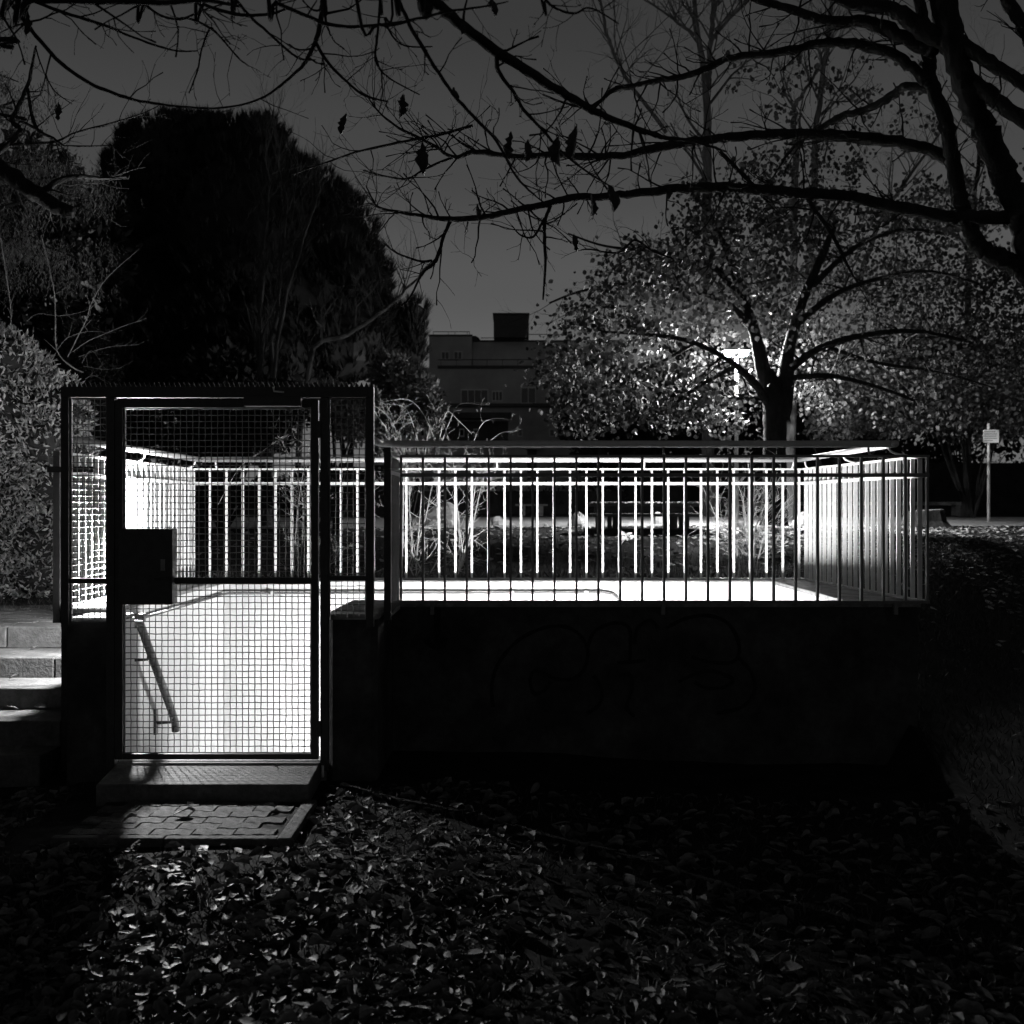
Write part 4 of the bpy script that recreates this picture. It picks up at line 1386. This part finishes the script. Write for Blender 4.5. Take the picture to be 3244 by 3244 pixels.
for c, r_ in cl:
    for k in range(int(10 + 55 * r_)):
        pos_l.append((c.x + g8.gauss(0, r_ * .7), c.y + g8.gauss(0, r_ * .7), c.z + g8.gauss(0, r_ * .42)))
        D_l.append((g8.gauss(0, .6), g8.gauss(0, .6), -.7 + g8.gauss(0, .4)))
scatter('leaves', OVAL_T, OVAL_F, np.array(pos_l), frame_mats(np.array(D_l)), nrg.uniform(.06, .115, len(pos_l)), M['autumn'], at_)['kind'] = 'stuff'

# ---- shrubbery further back on the right
def shrub(name, cx, cy, rx, ry, Y, n, size, label, mt='needlelit', cat='shrub', t=LEAF_T, f=LEAF_F, seed=1, nl=9):
    rg = random.Random(seed)
    b = P(cx, cy, Y)
    k = Y / F_PX
    gz_ = max(ground_z(b.x, Y), lawn_z(Y) if b.x > -2.7 else .7)
    s = empty(name, (b.x, Y, gz_), label, cat)
    mb = MB()
    cs, rs = [], []
    for i in range(nl):
        c = P(cx + rg.uniform(-.7, .7) * rx, cy + rg.uniform(-.75, .75) * ry, Y + rg.uniform(-.5, .5) * rx * k)
        cs.append(tuple(c)); rs.append((rg.uniform(.35, .6) * rx * k, rg.uniform(.35, .5) * rx * k, rg.uniform(.3, .55) * ry * k))
        q_, r2 = spline([(Vector((b.x, Y, gz_ - .1)), .05), ((Vector((b.x, Y, gz_)) + c) / 2 + Vector((rg.uniform(-.2, .2), 0, 0)), .03), (c, .012)], 4)
        mb.tube(q_, r2, 5, rough=.05)
    mb.build('stems', M['bark'], s)
    leaf_cloud('foliage', cs, rs, n, size, M[mt], s, t=t, f=f, shell=.2)[0]['kind'] = 'stuff'
    return s


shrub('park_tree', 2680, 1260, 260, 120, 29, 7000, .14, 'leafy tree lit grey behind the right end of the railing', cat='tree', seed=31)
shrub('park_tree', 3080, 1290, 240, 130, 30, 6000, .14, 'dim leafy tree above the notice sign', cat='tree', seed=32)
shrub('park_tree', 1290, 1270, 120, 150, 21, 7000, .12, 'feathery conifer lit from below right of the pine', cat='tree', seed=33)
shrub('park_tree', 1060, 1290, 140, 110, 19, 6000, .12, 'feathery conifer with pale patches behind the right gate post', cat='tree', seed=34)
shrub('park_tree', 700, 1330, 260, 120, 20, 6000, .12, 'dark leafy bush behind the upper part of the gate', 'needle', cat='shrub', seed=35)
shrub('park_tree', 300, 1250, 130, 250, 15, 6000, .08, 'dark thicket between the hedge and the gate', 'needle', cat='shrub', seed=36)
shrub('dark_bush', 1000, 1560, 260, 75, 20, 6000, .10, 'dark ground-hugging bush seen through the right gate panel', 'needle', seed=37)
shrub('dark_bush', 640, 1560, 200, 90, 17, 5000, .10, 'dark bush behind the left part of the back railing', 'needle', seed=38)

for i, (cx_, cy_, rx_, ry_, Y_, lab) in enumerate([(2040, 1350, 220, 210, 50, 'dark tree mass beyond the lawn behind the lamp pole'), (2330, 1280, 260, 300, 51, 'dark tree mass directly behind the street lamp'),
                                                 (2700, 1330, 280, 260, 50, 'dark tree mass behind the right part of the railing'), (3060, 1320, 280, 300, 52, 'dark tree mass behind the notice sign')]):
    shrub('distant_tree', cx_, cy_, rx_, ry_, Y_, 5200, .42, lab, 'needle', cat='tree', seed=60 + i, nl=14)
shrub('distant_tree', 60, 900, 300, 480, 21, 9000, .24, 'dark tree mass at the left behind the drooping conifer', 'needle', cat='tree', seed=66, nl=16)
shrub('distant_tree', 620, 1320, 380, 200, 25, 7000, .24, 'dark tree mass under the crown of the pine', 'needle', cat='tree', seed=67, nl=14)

# ---- drooping conifer at the upper left
g9 = random.Random(9)
cf = empty('weeping_conifer', (-8.6, 14.5, .9), 'drooping conifer at the upper left lit from below', 'tree')
mb = MB()
mb.tube([(-8.6, 14.5, .5), (-8.5, 14.5, 4), (-8.4, 14.4, 8), (-8.4, 14.4, 11)], [.3, .25, .16, .05], 9, rough=.06)
pos_l, D_l = [], []
CFY = 14.0
for (x0, y0, x1, y1) in [(-150, 380, 60, 350), (-150, 480, 140, 500), (-120, 560, 260, 520), (-150, 640, 330, 560), (-120, 520, 350, 610), (-150, 700, 320, 640), (-100, 760, 250, 820), (-150, 850, 330, 780),
                         (-150, 900, 300, 880), (-100, 690, 120, 760), (-150, 440, 130, 300), (-150, 250, 60, 260), (-150, 130, 30, 60), (-150, 600, 200, 470)]:
    Yc = CFY + g9.uniform(-1, 1)
    a, b = P(x0, y0, Yc + .6), P(x1, y1, Yc)
    q, r = spline([(Vector((-8.5, 14.5, a.z + .3)), .05), (a, .03), ((a + b) / 2 + Vector((0, 0, .12)), .02), (b, .006)], 6)
    mb.tube(q, r, 5, rough=.06)
    for i in range(6, len(q)):
        for s in range(10):
            base = q[i] + Vector((g9.gauss(0, .16), g9.gauss(0, .2), g9.gauss(0, .05)))
            ln = g9.uniform(.10, .38)
            sway = g9.gauss(0, .25)
            for k in range(int(ln / .028)):
                t = k * .028
                pos_l.append((base.x + sway * t + g9.gauss(0, .012), base.y + g9.gauss(0, .015), base.z - t))
                D_l.append((g9.gauss(sway, .5), g9.gauss(0, .5), -1.0))
mb.build('trunk', M['bark'], cf)
scatter('crown', LEAF_T * np.array([.4, 1, 1]), LEAF_F, np.array(pos_l), frame_mats(np.array(D_l)), nrg.uniform(.035, .075, len(pos_l)), M['needlelit'], cf)['kind'] = 'stuff'

# ---- big hedge shrub at the left
hd_ = empty('hedge_shrub', (-5.2, 10.9, .75), 'dense leafy hedge bulging beside the left gate post, lit grey', 'hedge')
HY = 10.6
cs, rs = [], []
for (x, y, r_) in [(-60, 1120, 120), (20, 1150, 110), (90, 1200, 100), (-100, 1300, 200), (60, 1320, 150), (150, 1290, 90), (205, 1240, 55), (160, 1400, 120), (225, 1330, 70), (-60, 1500, 200), (90, 1520, 150), (180, 1540, 110),
                   (240, 1450, 70), (0, 1700, 180), (120, 1720, 130), (60, 1600, 150), (-100, 1750, 150), (170, 1660, 100), (100, 1820, 90), (-20, 1830, 110), (180, 1790, 70)]:
    c = P(x, y, HY + g9.uniform(-.15, .15))
    cs.append(tuple(c)); k = HY / F_PX
    rs.append((r_ * k, r_ * k * .8, r_ * k))
mb = MB()
for (c, r_) in zip(cs, rs):
    q_, r2 = spline([(Vector((-5.2 + g9.uniform(-.4, .4), 10.9, .6)), .04), (Vector(c), .012)], 3)
    mb.tube(q_, r2, 5)
    vs, fs = [], []
    for i in range(6):
        a = -math.pi / 2 + math.pi * i / 5
        for kk in range(9):
            b = 2 * math.pi * kk / 9
            f_ = .72 * (1 + g9.uniform(-.1, .1))
            vs.append((c[0] + f_ * r_[0] * math.cos(a) * math.cos(b), c[1] + f_ * r_[1] * math.cos(a) * math.sin(b), c[2] + f_ * r_[2] * math.sin(a)))
    for i in range(5):
        for kk in range(9):
            fs.append((i * 9 + kk, i * 9 + (kk + 1) % 9, (i + 1) * 9 + (kk + 1) % 9, (i + 1) * 9 + kk))
    mb.add(vs, fs)
mb.build('stems', M['needle'], hd_)
SLIM_T = LEAF_T * np.array([.62, 1, 1.6])
leaf_cloud('foliage', cs, rs, 26000, .064, M['hedge'], hd_, t=SLIM_T, shell=.72, out=.5, up=.35)[0]['kind'] = 'stuff'

# whips that shoot out of the hedge
sp = empty('bare_sapling', (-4.9, 10.7, .8), 'pale bare whips shooting up out of the hedge', 'shrub')
mb = MB()
for pts in [[(265, 1180, 4), (225, 1160, 4), (180, 1110, 3), (176, 1010, 3), (172, 930, 2.4), (150, 820, 2), (130, 745, 1.4)],
            [(215, 1130, 4), (245, 1070, 3.5), (275, 1010, 3), (290, 960, 2.5), (340, 880, 2), (440, 790, 1.2)],
            [(230, 1115, 3), (280, 1080, 2.5), (350, 1050, 2), (400, 1030, 1.5), (465, 1008, 1)],
            [(35, 1020, 3), (33, 970, 2.5), (20, 870, 2.2), (0, 750, 1.6)],
            [(180, 1110, 2.5), (215, 1070, 2), (280, 1050, 1.6), (350, 1055, 1)],
            [(85, 1018, 2), (120, 994, 2), (190, 1000, 1.6), (270, 985, 1.2), (300, 965, 1)],
            [(265, 1160, 2), (330, 1170, 1.8), (385, 1165, 1)], [(250, 1130, 2), (340, 1100, 1.6), (440, 1092, 1)],
            [(270, 1200, 2), (300, 1190, 1.6), (340, 1215, 1)], [(260, 1150, 2), (290, 1110, 1.6), (330, 1165, 1)],
            [(270, 1300, 2), (310, 1330, 1.6), (360, 1400, 1)], [(280, 1380, 2), (320, 1400, 1.6), (350, 1440, 1)], [(260, 1260, 2), (310, 1280, 1.6), (350, 1270, 1)]]:
    limb(mb, [(x, y, h * .6) for x, y, h in pts], HY - .3, HY - .6, 4, .05, 5, (.06, .25), g9, 4, 0, lift=.02)
mb.build('stems', M['barkgrey'], sp)['kind'] = 'stuff'

# ---- bare shrubs behind the back railing
def wire_shrub(name, base_px, Y, stems, label, seed, tw=14, tl=(.10, .30)):
    rg = random.Random(seed)
    b = P(base_px, 1835, Y)
    s = empty(name, (b.x, Y, ground_z(b.x, Y)), label, 'shrub', 'bare shrubs behind the back railing')
    mb = MB()
    for pts in stems:
        Ya = Y + rg.uniform(-.08, .1)
        limb(mb, [(x, y, h * .52) for x, y, h in pts], Ya, Ya + rg.uniform(-.2, .25), 5, .08, tw if pts[0][1] > 1600 else 3, tl if pts[0][1] > 1600 else (.05, .14), rg, 4, 1, 3, .04, knob=.9)
    mb.build('stems', M['barkpale'], s)['kind'] = 'stuff'
    return s


A = []
gA = random.Random(41)
for (x0, tops) in [(1270, [(1230, 1330), (1200, 1290), (1245, 1260), (1340, 1290), (1280, 1310)]), (1315, [(1350, 1300), (1385, 1300), (1300, 1390), (1420, 1260), (1260, 1400)]),
                   (1445, [(1415, 1260), (1480, 1270), (1530, 1400), (1500, 1350), (1560, 1410), (1470, 1300), (1390, 1330)]), (1350, [(1470, 1330), (1330, 1330), (1400, 1290)])]:
    for (tx, ty) in tops[::2] if len(tops) > 3 else tops[:2]:
        w1 = gA.uniform(-42, 42)
        A.append([(x0 + gA.uniform(-6, 6), 1840, 4.2), (x0 + w1, 1760, 4), (x0 + (tx - x0) * .25 + w1, 1640, 3.6), (x0 + (tx - x0) * .55 + w1, 1500, 3), (tx, ty + 110, 2.2), (tx + gA.uniform(-20, 20), ty + 70, 1.3)])
# arching canes above the handrail
A += [[(1330, 1420, 3), (1300, 1320, 2.6), (1270, 1285, 2.2), (1210, 1280, 1.4)], [(1380, 1400, 3), (1340, 1310, 2.6), (1290, 1265, 2.2), (1205, 1275, 1.4)],
      [(1400, 1400, 3), (1440, 1300, 2.6), (1470, 1278, 2.2), (1540, 1283, 1.8), (1553, 1275, 1.4)], [(1500, 1400, 3), (1530, 1340, 2.4), (1580, 1325, 2), (1625, 1335, 1.4)],
      [(1390, 1400, 3), (1415, 1306, 2.4), (1450, 1330, 2), (1495, 1375, 1.4)], [(1555, 1395, 2.4), (1590, 1370, 2), (1640, 1365, 1.2)],
      [(1240, 1420, 3), (1225, 1360, 2.6), (1200, 1325, 2.2), (1185, 1300, 1.6)], [(1270, 1400, 3), (1235, 1325, 2.6), (1200, 1295, 2), (1185, 1285, 1.4)]]
wire_shrub('bare_shrub', 1370, 9.62, A, 'large tangled bare shrub with pale stems and arching canes behind the back railing', 42, 22)
B = []
for (x0, tops) in [(2375, [(2390, 1500), (2360, 1540), (2330, 1520), (2400, 1560), (2372, 1470), (2385, 1600)]), (2345, [(2225, 1540), (2250, 1640), (2480, 1500)]), (2390, [(2520, 1560), (2500, 1700), (2470, 1580)])]:
    for (tx, ty) in tops:
        w1 = gA.uniform(-14, 14)
        B.append([(x0 + gA.uniform(-16, 16), 1840, 4), (x0 + w1 + 10, 1760, 3.8), (x0 + (tx - x0) * .35 + w1, 1680, 3.2), (x0 + (tx - x0) * .7 + w1, (1640 + ty) / 2, 2.6), (tx, ty, 1.6)])
B += [[(2470, 1835, 2.5), (2520, 1800, 2.4), (2570, 1785, 2), (2600, 1790, 1.4)], [(2475, 1820, 2.2), (2530, 1795, 2), (2590, 1800, 1.4)]]
wire_shrub('bare_shrub', 2375, 9.6, B, 'smaller bare shrub with bundled pale stems near the right slats', 43, 14)
C_ = [[(690, 1600, 2.5), (760, 1480, 2.4), (830, 1430, 2), (900, 1380, 1.6)], [(930, 1840, 3.4), (940, 1650, 3.2), (960, 1500, 2.6), (985, 1400, 2)], [(950, 1840, 3.2), (960, 1600, 2.8), (930, 1470, 2.4), (880, 1380, 1.6)],
      [(960, 1840, 3), (990, 1650, 2.6), (980, 1480, 2.2), (1000, 1380, 1.6)], [(1000, 1840, 2.4), (1040, 1790, 2), (1120, 1760, 1.4)]]
wire_shrub('bare_shrub', 950, 9.65, C_, 'thin bare shrub seen through the gate mesh by the right gate post', 44, 15)
# small weed with pale leaves
wd = empty('weed', (P(1985, 1835, 9.5).x, 9.5, ground_z(1, 9.5)), 'single weed with a tuft of pale leaves among the back bars', 'plant')
mb = MB()
limb(mb, [(1957, 1838, 2.4), (1958, 1780, 2.2), (1965, 1730, 2), (1985, 1700, 1.6)], 9.45, 9.45, 4, .05, 0, rg=gA)
mb.build('stem', M['barkpale'], wd)
c = P(1985, 1700, 9.45)
n = 14
D = nrg.normal(size=(n, 3)) + np.array([0, -.3, .1])
for k in range(n):
    me_ = None
scatter('leaves', LEAF_T, LEAF_F, np.array([tuple(c)] * n) + nrg.normal(size=(n, 3)) * .012, frame_mats(D), nrg.uniform(.05, .09, n), M['paleleaf'], wd)

# ================================================================== things on the lawn
def boulder(x, y, wpx, hpx, Y, label, seed):
    rg = random.Random(seed)
    b = P(x, y, Y)
    w_, h_ = wpx * Y / F_PX / 2, hpx * Y / F_PX
    vs, fs = [], []
    nr, ns = 7, 14
    ph = [rg.uniform(0, 6.28) for _ in range(4)]
    for i in range(nr + 1):
        a = math.pi / 2 * i / nr
        for k in range(ns):
            t = 2 * math.pi * k / ns
            f_ = 1 + .16 * math.sin(2 * t + ph[0]) + .12 * math.sin(3 * t + ph[1] + a * 2) + rg.uniform(-.07, .07)
            vs.append((b.x + w_ * f_ * math.cos(a) ** .7 * math.cos(t) + .25 * w_ * math.sin(ph[2]) * math.sin(a), Y + w_ * .8 * f_ * math.cos(a) ** .7 * math.sin(t), lawn_z(Y) - .06 + (h_ + .06) * math.sin(a) * (1 + .15 * math.cos(t + ph[3]))))
    for i in range(nr):
        for k in range(ns):
            fs.append((i * ns + k, i * ns + (k + 1) % ns, (i + 1) * ns + (k + 1) % ns, (i + 1) * ns + k))
    mb = MB(); mb.add(vs, fs)
    o = mb.build('boulder', M['rock'])
    return tag(o, label, 'boulder', 'boulders along the gravel path')


boulder(1395, 1650, 112, 66, 22.4, 'largest pale boulder, pointed, behind the tangled bare shrub', 51)
boulder(1595, 1652, 80, 24, 22.6, 'low wide pale boulder at the middle of the gravel path', 52)
boulder(1832, 1658, 66, 42, 21.8, 'pale boulder just left of the picnic table', 53)
boulder(2092, 1652, 46, 38, 23.0, 'pale boulder showing between the legs of the picnic table', 54)
boulder(2540, 1652, 70, 40, 22.0, 'pale boulder beside the foot of the leafy tree', 55)
boulder(1730, 1660, 18, 10, 21.8, 'smallest pale stone on the path left of the picnic table', 56)

# picnic table
TY = 19.0
tx0, tx1 = P(1868, 1600, TY).x, P(2205, 1600, TY).x
tzt = P(0, 1594, TY).z
tg = lawn_z(TY)
ptb = empty('picnic_table', ((tx0 + tx1) / 2, TY, tg), 'dark heavy picnic table on a slab, leaves strewn on its top', 'table')
box_part('slab', M['concrete'], ptb, tx0 - .05, tx1 + .05, TY - .9, TY + .8, tg - .05, tg + .09, bevel=.01)
for k in range(5):
    box_part('top_plank', M['wood'], ptb, tx0, tx1, TY - .42 + k * .17, TY - .42 + k * .17 + .16, tzt - .06, tzt - .002 * (k % 2), bevel=.006)
box_part('apron', M['wood'], ptb, tx0 + .1, tx1 - .1, TY - .34, TY + .34, tzt - .15, tzt - .061)
for x in (tx0 + .12, tx0 + .42, tx1 - .5, tx1 - .26):
    for y in (TY - .28, TY + .2):
        box_part('leg', M['wood'], ptb, x, x + .09, y, y + .09, tg + .088, tzt - .06)
for s in (-1, 1):
    box_part('seat', M['wood'], ptb, tx0, tx1, TY + s * .66 - .13, TY + s * .66 + .13, tg + .30, tg + .35, bevel=.006)
    for x in (tx0 + .25, tx1 - .3):
        box_part('seat_leg', M['wood'], ptb, x, x + .07, TY + s * .66 - .05, TY + s * .66 + .05, tg + .09, tg + .30)
n = 240
pos = np.stack([nrg.uniform(tx0, tx1, n), nrg.uniform(TY - .42, TY + .42, n), np.full(n, tzt + .012)], 1)
lt2 = scatter('leaf_litter', OVAL_T - np.array([0, .5, 0]), OVAL_F, pos, rot_mats(n, tilt=.5), nrg.uniform(.06, .1, n), M['paleleaf'])
tag(lt2, 'pale fallen leaves strewn over the picnic table top', 'leaves', kind='stuff')


def bench(x0, x1, ytop, Y, label, legs, mt='coping', th=11):
    a, b = P(x0, ytop, Y), P(x1, ytop, Y)
    g = lawn_z(Y)
    t = empty('park_bench', ((a.x + b.x) / 2, Y, g), label, 'bench', 'benches at the back of the lawn')
    box_part('seat', M[mt], t, a.x, b.x, Y - .25, Y + .25, a.z - th * Y / F_PX, a.z, bevel=.015)
    for lx_ in legs:
        q_ = P(lx_, 0, Y).x
        box_part('leg', M[mt], t, q_ - .09, q_ + .09, Y - .18, Y + .18, g - .05, a.z - th * Y / F_PX, bevel=.01)
    return t


bench(2490, 3058, 1590, 37, 'long stone bench left of the notice sign', (2560, 2790, 3028))
bench(2290, 2440, 1592, 36, 'shorter stone bench behind the leafy tree trunk', (2310, 2420))
bench(1632, 1735, 1597, 36, 'dim dark bench in the middle distance left of the picnic table', (1655, 1712), 'wood', 6)

# stump
SY = 21.6
sb = P(2935, 1672, SY)
stm = empty('tree_stump', (sb.x, SY, lawn_z(SY)), 'broad dark sawn tree stump in front of the long bench', 'stump')
mb = MB()
g_ = lawn_z(SY)
pts = []
ns = 16
vs, fs = [], []
lev = [(-.05, .56), (.03, .46), (.12, .38), (.3, .35), (.335, .33)]
for zz_, rr2 in lev:
    for k in range(ns):
        t = 2 * math.pi * k / ns
        f_ = 1 + .07 * math.sin(5 * t) * (1.4 - zz_) + g9.uniform(-.03, .03)
        vs.append((sb.x + rr2 * f_ * math.cos(t), SY + rr2 * f_ * math.sin(t), g_ + zz_ + .02 * math.cos(t)))
for i in range(len(lev) - 1):
    for k in range(ns):
        fs.append((i * ns + k, i * ns + (k + 1) % ns, (i + 1) * ns + (k + 1) % ns, (i + 1) * ns + k))
mb.add(vs, fs)
mb.build('bark', M['bark'], stm)
mb = MB()
mb.add([(sb.x + .325 * math.cos(2 * math.pi * k / ns), SY + .325 * math.sin(2 * math.pi * k / ns), g_ + .338 + .02 * math.cos(2 * math.pi * k / ns)) for k in range(ns)], [tuple(range(ns))])
mb.build('cut_face', M['coping'], stm)

# notice sign
NY = 24.0
nb = P(3132, 1655, NY)
ns_ = empty('notice_sign', (nb.x, NY, lawn_z(NY)), 'pale rectangular notice sign on a thin pole at the far right', 'sign')
MB().tube([(nb.x, NY, lawn_z(NY) - .1), (nb.x, NY, P(0, 1342, NY).z)], .032, 10).build('pole', M['pole'], ns_, smooth=True)
a, b = P(3112, 1403, NY), P(3162, 1362, NY)
bd = box_part('board', M['signboard'], ns_, a.x, b.x, NY - .05, NY - .034, a.z, b.z, bevel=.004)
for k, wd_ in enumerate((.8, .9, .86, .9, .6)):
    z = b.z - .04 - k * .048
    box_part('text_line', M['print'], bd, a.x + .02, a.x + .02 + (b.x - a.x - .04) * wd_, NY - .0525, NY - .0505, z - .010, z + .004)

# ================================================================== leaves and grass on the ground
g10 = random.Random(10)
leaf_me = []
for k in range(8):
    vs, fs = curled_leaf(g10, g10.uniform(.22, .34), (.12, .2, .3, .45, .6, .15, .3, .9)[k])
    me = bpy.data.meshes.new('fallen_leaf')
    me.from_pydata(vs, [], fs)
    me.polygons.foreach_set('use_smooth', [True] * len(me.polygons))
    me.materials.append(M['dry'])
    leaf_me.append(me)


def near_spot(rg):
    """A point of the ground before the stairwell, spread evenly over the picture."""
    while True:
        y = rg.uniform(2430, 3300); x = rg.uniform(-60, 3300)
        Y = F_PX * CAM_Z / (y - CY)
        X = (x - CX) * Y / F_PX
        if Y > 6.1: continue
        if -2.33 < X < -.99 and Y > 4.98: continue
        if X > .0 and rg.random() > .55: continue
        return X, Y




def leaf_label(X, Y):
    if Y > 4.95: return 'dry leaf on the ground close to the foot of the dark front wall' if X > -.9 else 'dry leaf on the ground beside the left end of the gate steps'
    if X < -.9: return 'dry leaf in the lit patch just below the paver step' if Y > 4.2 else 'bright-edged dry leaf in the lower left of the leafy ground'
    if X < .5: return 'dry leaf in the middle of the leafy ground right of the paver step' if Y > 4.2 else 'dry leaf in the nearest part of the ground at bottom centre'
    return 'barely lit dry leaf in the dark ground at the lower right'


for k in range(280):
    X, Y = near_spot(g10)
    if Y > 5.2 and g10.random() < .4: continue
    o = link('fallen_leaf', leaf_me[k % 8], None)
    s = g10.uniform(.05, .105)
    o.location = (X, Y, ground_z(X, Y) + s * .14 + .012)
    o.scale = (s, s, s)
    o.rotation_euler = (g10.gauss(0, .3) + (math.pi if g10.random() < .3 else 0), g10.gauss(0, .3), g10.uniform(0, 6.28))
    tag(o, leaf_label(X, Y), 'leaf', 'fallen leaves before the gate')
# on the steps
STEP_LEAVES = [(-1.95, 5.40, PZ, .075, 'dry leaf at the shaded left part of the paver step'), (-1.62, 5.40, PZ, .10, 'largest dry leaf, ribbed and curled, in the middle of the paver step'),
               (-1.63, 5.56, PZ, .07, 'small dark leaf on the paver step close to the slab'), (-1.22, 5.52, PZ, .07, 'dry leaf at the back right corner of the paver step'),
               (-1.85, 5.32, PZ, .06, 'dry leaf near the front kerb of the paver step'), (-1.30, 6.05, .205, .05, 'tiny dry leaf on the concrete slab under the gate'),
               (-3.22, 6.5, .20, .12, 'pale dry leaf on the lowest park step'), (-3.10, 6.3, .03, .12, 'upright dry leaf leaning at the foot of the park steps'),
               (-3.3, 6.32, .05, .11, 'crumpled dry leaf at the foot of the park steps near the picture edge'), (-2.95, 6.55, .20, .07, 'small leaf on the lowest park step beside the gate pier'),
               (-3.2, 7.03, .346, .08, 'pale leaf at the back of the second lowest park step'), (-3.02, 7.05, .346, .09, 'dry leaf on the second lowest park step beside the pier'),
               (-3.4, 7.5, .474, .07, 'flat dry leaf on the middle park step'), (-3.5, 8.05, .61, .08, 'dry leaf under the topmost riser of the park steps')]
for i, (X, Y, z, s, lab) in enumerate(STEP_LEAVES):
    o = link('fallen_leaf', leaf_me[i % 8], None)
    o.location = (X, Y, z + s * .2)
    o.scale = (s, s, s)
    o.rotation_euler = (g10.gauss(0, .35), g10.gauss(0, .35), g10.uniform(0, 6.28))
    tag(o, lab, 'leaf', 'leaves on the steps')

# the rest of the litter, in one piece
allv, allf, off = [], [], 0
for k in range(8):
    n = 330
    pts = [near_spot(g10) for _ in range(n)]
    pos = np.array([(x, y, ground_z(x, y) + g10.uniform(.008, .035)) for x, y in pts])
    tv = np.array([tuple(v.co) for v in leaf_me[k].vertices]); tf = np.array([tuple(p.vertices) for p in leaf_me[k].polygons])
    rots = rot_mats(n, tilt=.38)
    sc_ = nrg.uniform(.03, .095, n)
    V_ = np.einsum('nij,kj->nki', rots, tv) * sc_[:, None, None] + pos[:, None, :]
    F_ = (tf[None] + (np.arange(n) * len(tv))[:, None, None]).reshape(-1, 4) + off
    allv.append(V_.reshape(-1, 3)); allf.append(F_); off += n * len(tv)
me = np_mesh('leaf_litter', np.concatenate(allv), np.concatenate(allf))
me.polygons.foreach_set('use_smooth', [True] * len(me.polygons))
tag(link('leaf_litter', me, M['dry']), 'carpet of small dry leaves over the ground before the gate', 'leaves', kind='stuff')

# leaves on the lawn behind
n = 9000
X = nrg.uniform(-7, 13, n); Y = 9.5 + 12.0 * nrg.random(n) ** .8
X[:3500] = nrg.uniform(3, 12, 3500); Y[:3500] = nrg.uniform(12, 22, 3500)
keep = (nrg.random(n) < np.clip(.12 + .10 * (X + 2) + .05 * (Y - 12), .05, 1)) & (np.abs(X) < .52 * Y)
X, Y = X[keep], Y[keep]
pos = np.array([(x, y, ground_z(x, y) + .02) for x, y in zip(X, Y)])
tag(scatter('lawn_leaf_litter', OVAL_T - np.array([0, .5, 0]), OVAL_F, pos, rot_mats(len(pos), tilt=.5), nrg.uniform(.05, .11, len(pos)), M['paleleaf']), 'pale fallen leaves scattered over the lawn towards the lamp', 'leaves', kind='stuff')

BL_T = np.array([(-.05, 0, 0), (.05, 0, 0), (.03, .55, .04), (0, 1, .22)])
BL_F = np.array([(0, 1, 2, 3)])


def grass(name, X, Y, h0, h1, label, lean=.5):
    pos = np.array([(x, y, ground_z(x, y) - .005) for x, y in zip(X, Y)])
    D = nrg.normal(size=(len(X), 3)) * lean; D[:, 2] = 1
    return tag(scatter(name, BL_T, BL_F, pos, frame_mats(D), nrg.uniform(h0, h1, len(X)), M['grass']), label, 'grass', kind='stuff')


n = 30000
Y = 9.40 + 9.0 * nrg.random(n) ** 1.4; X = nrg.uniform(-.5, .5, n) * Y * 1.0
grass('lawn_grass', X, Y, .02, .06, 'short rough grass on the lawn behind the back railing')
pts = [near_spot(g10) for _ in range(16000)]
grass('ground_grass', [p[0] for p in pts], [p[1] for p in pts], .02, .06, 'sparse short grass between the fallen leaves', 1.0)
n = 26000
X = nrg.uniform(2.62, 9.0, n); Y = nrg.uniform(4.2, 15.5, n)
kp = (X < .50 * Y + .3) & (Y < 10.2 + 1.55 * (X - 2.6))
grass('bank_darkening_grass', X[kp], Y[kp], .035, .09, 'rough grass added to darken the bank at the right of the stairwell', .45)  # dense blades added so the bank looks dark against the street lamp
n = 500
X = nrg.uniform(-2.6, 2.5, n)
grass('wall_edge_grass', X, 9.36 + .15 * nrg.random(n), .04, .13, 'taller weeds of grass along the foot of the back railing', .7)
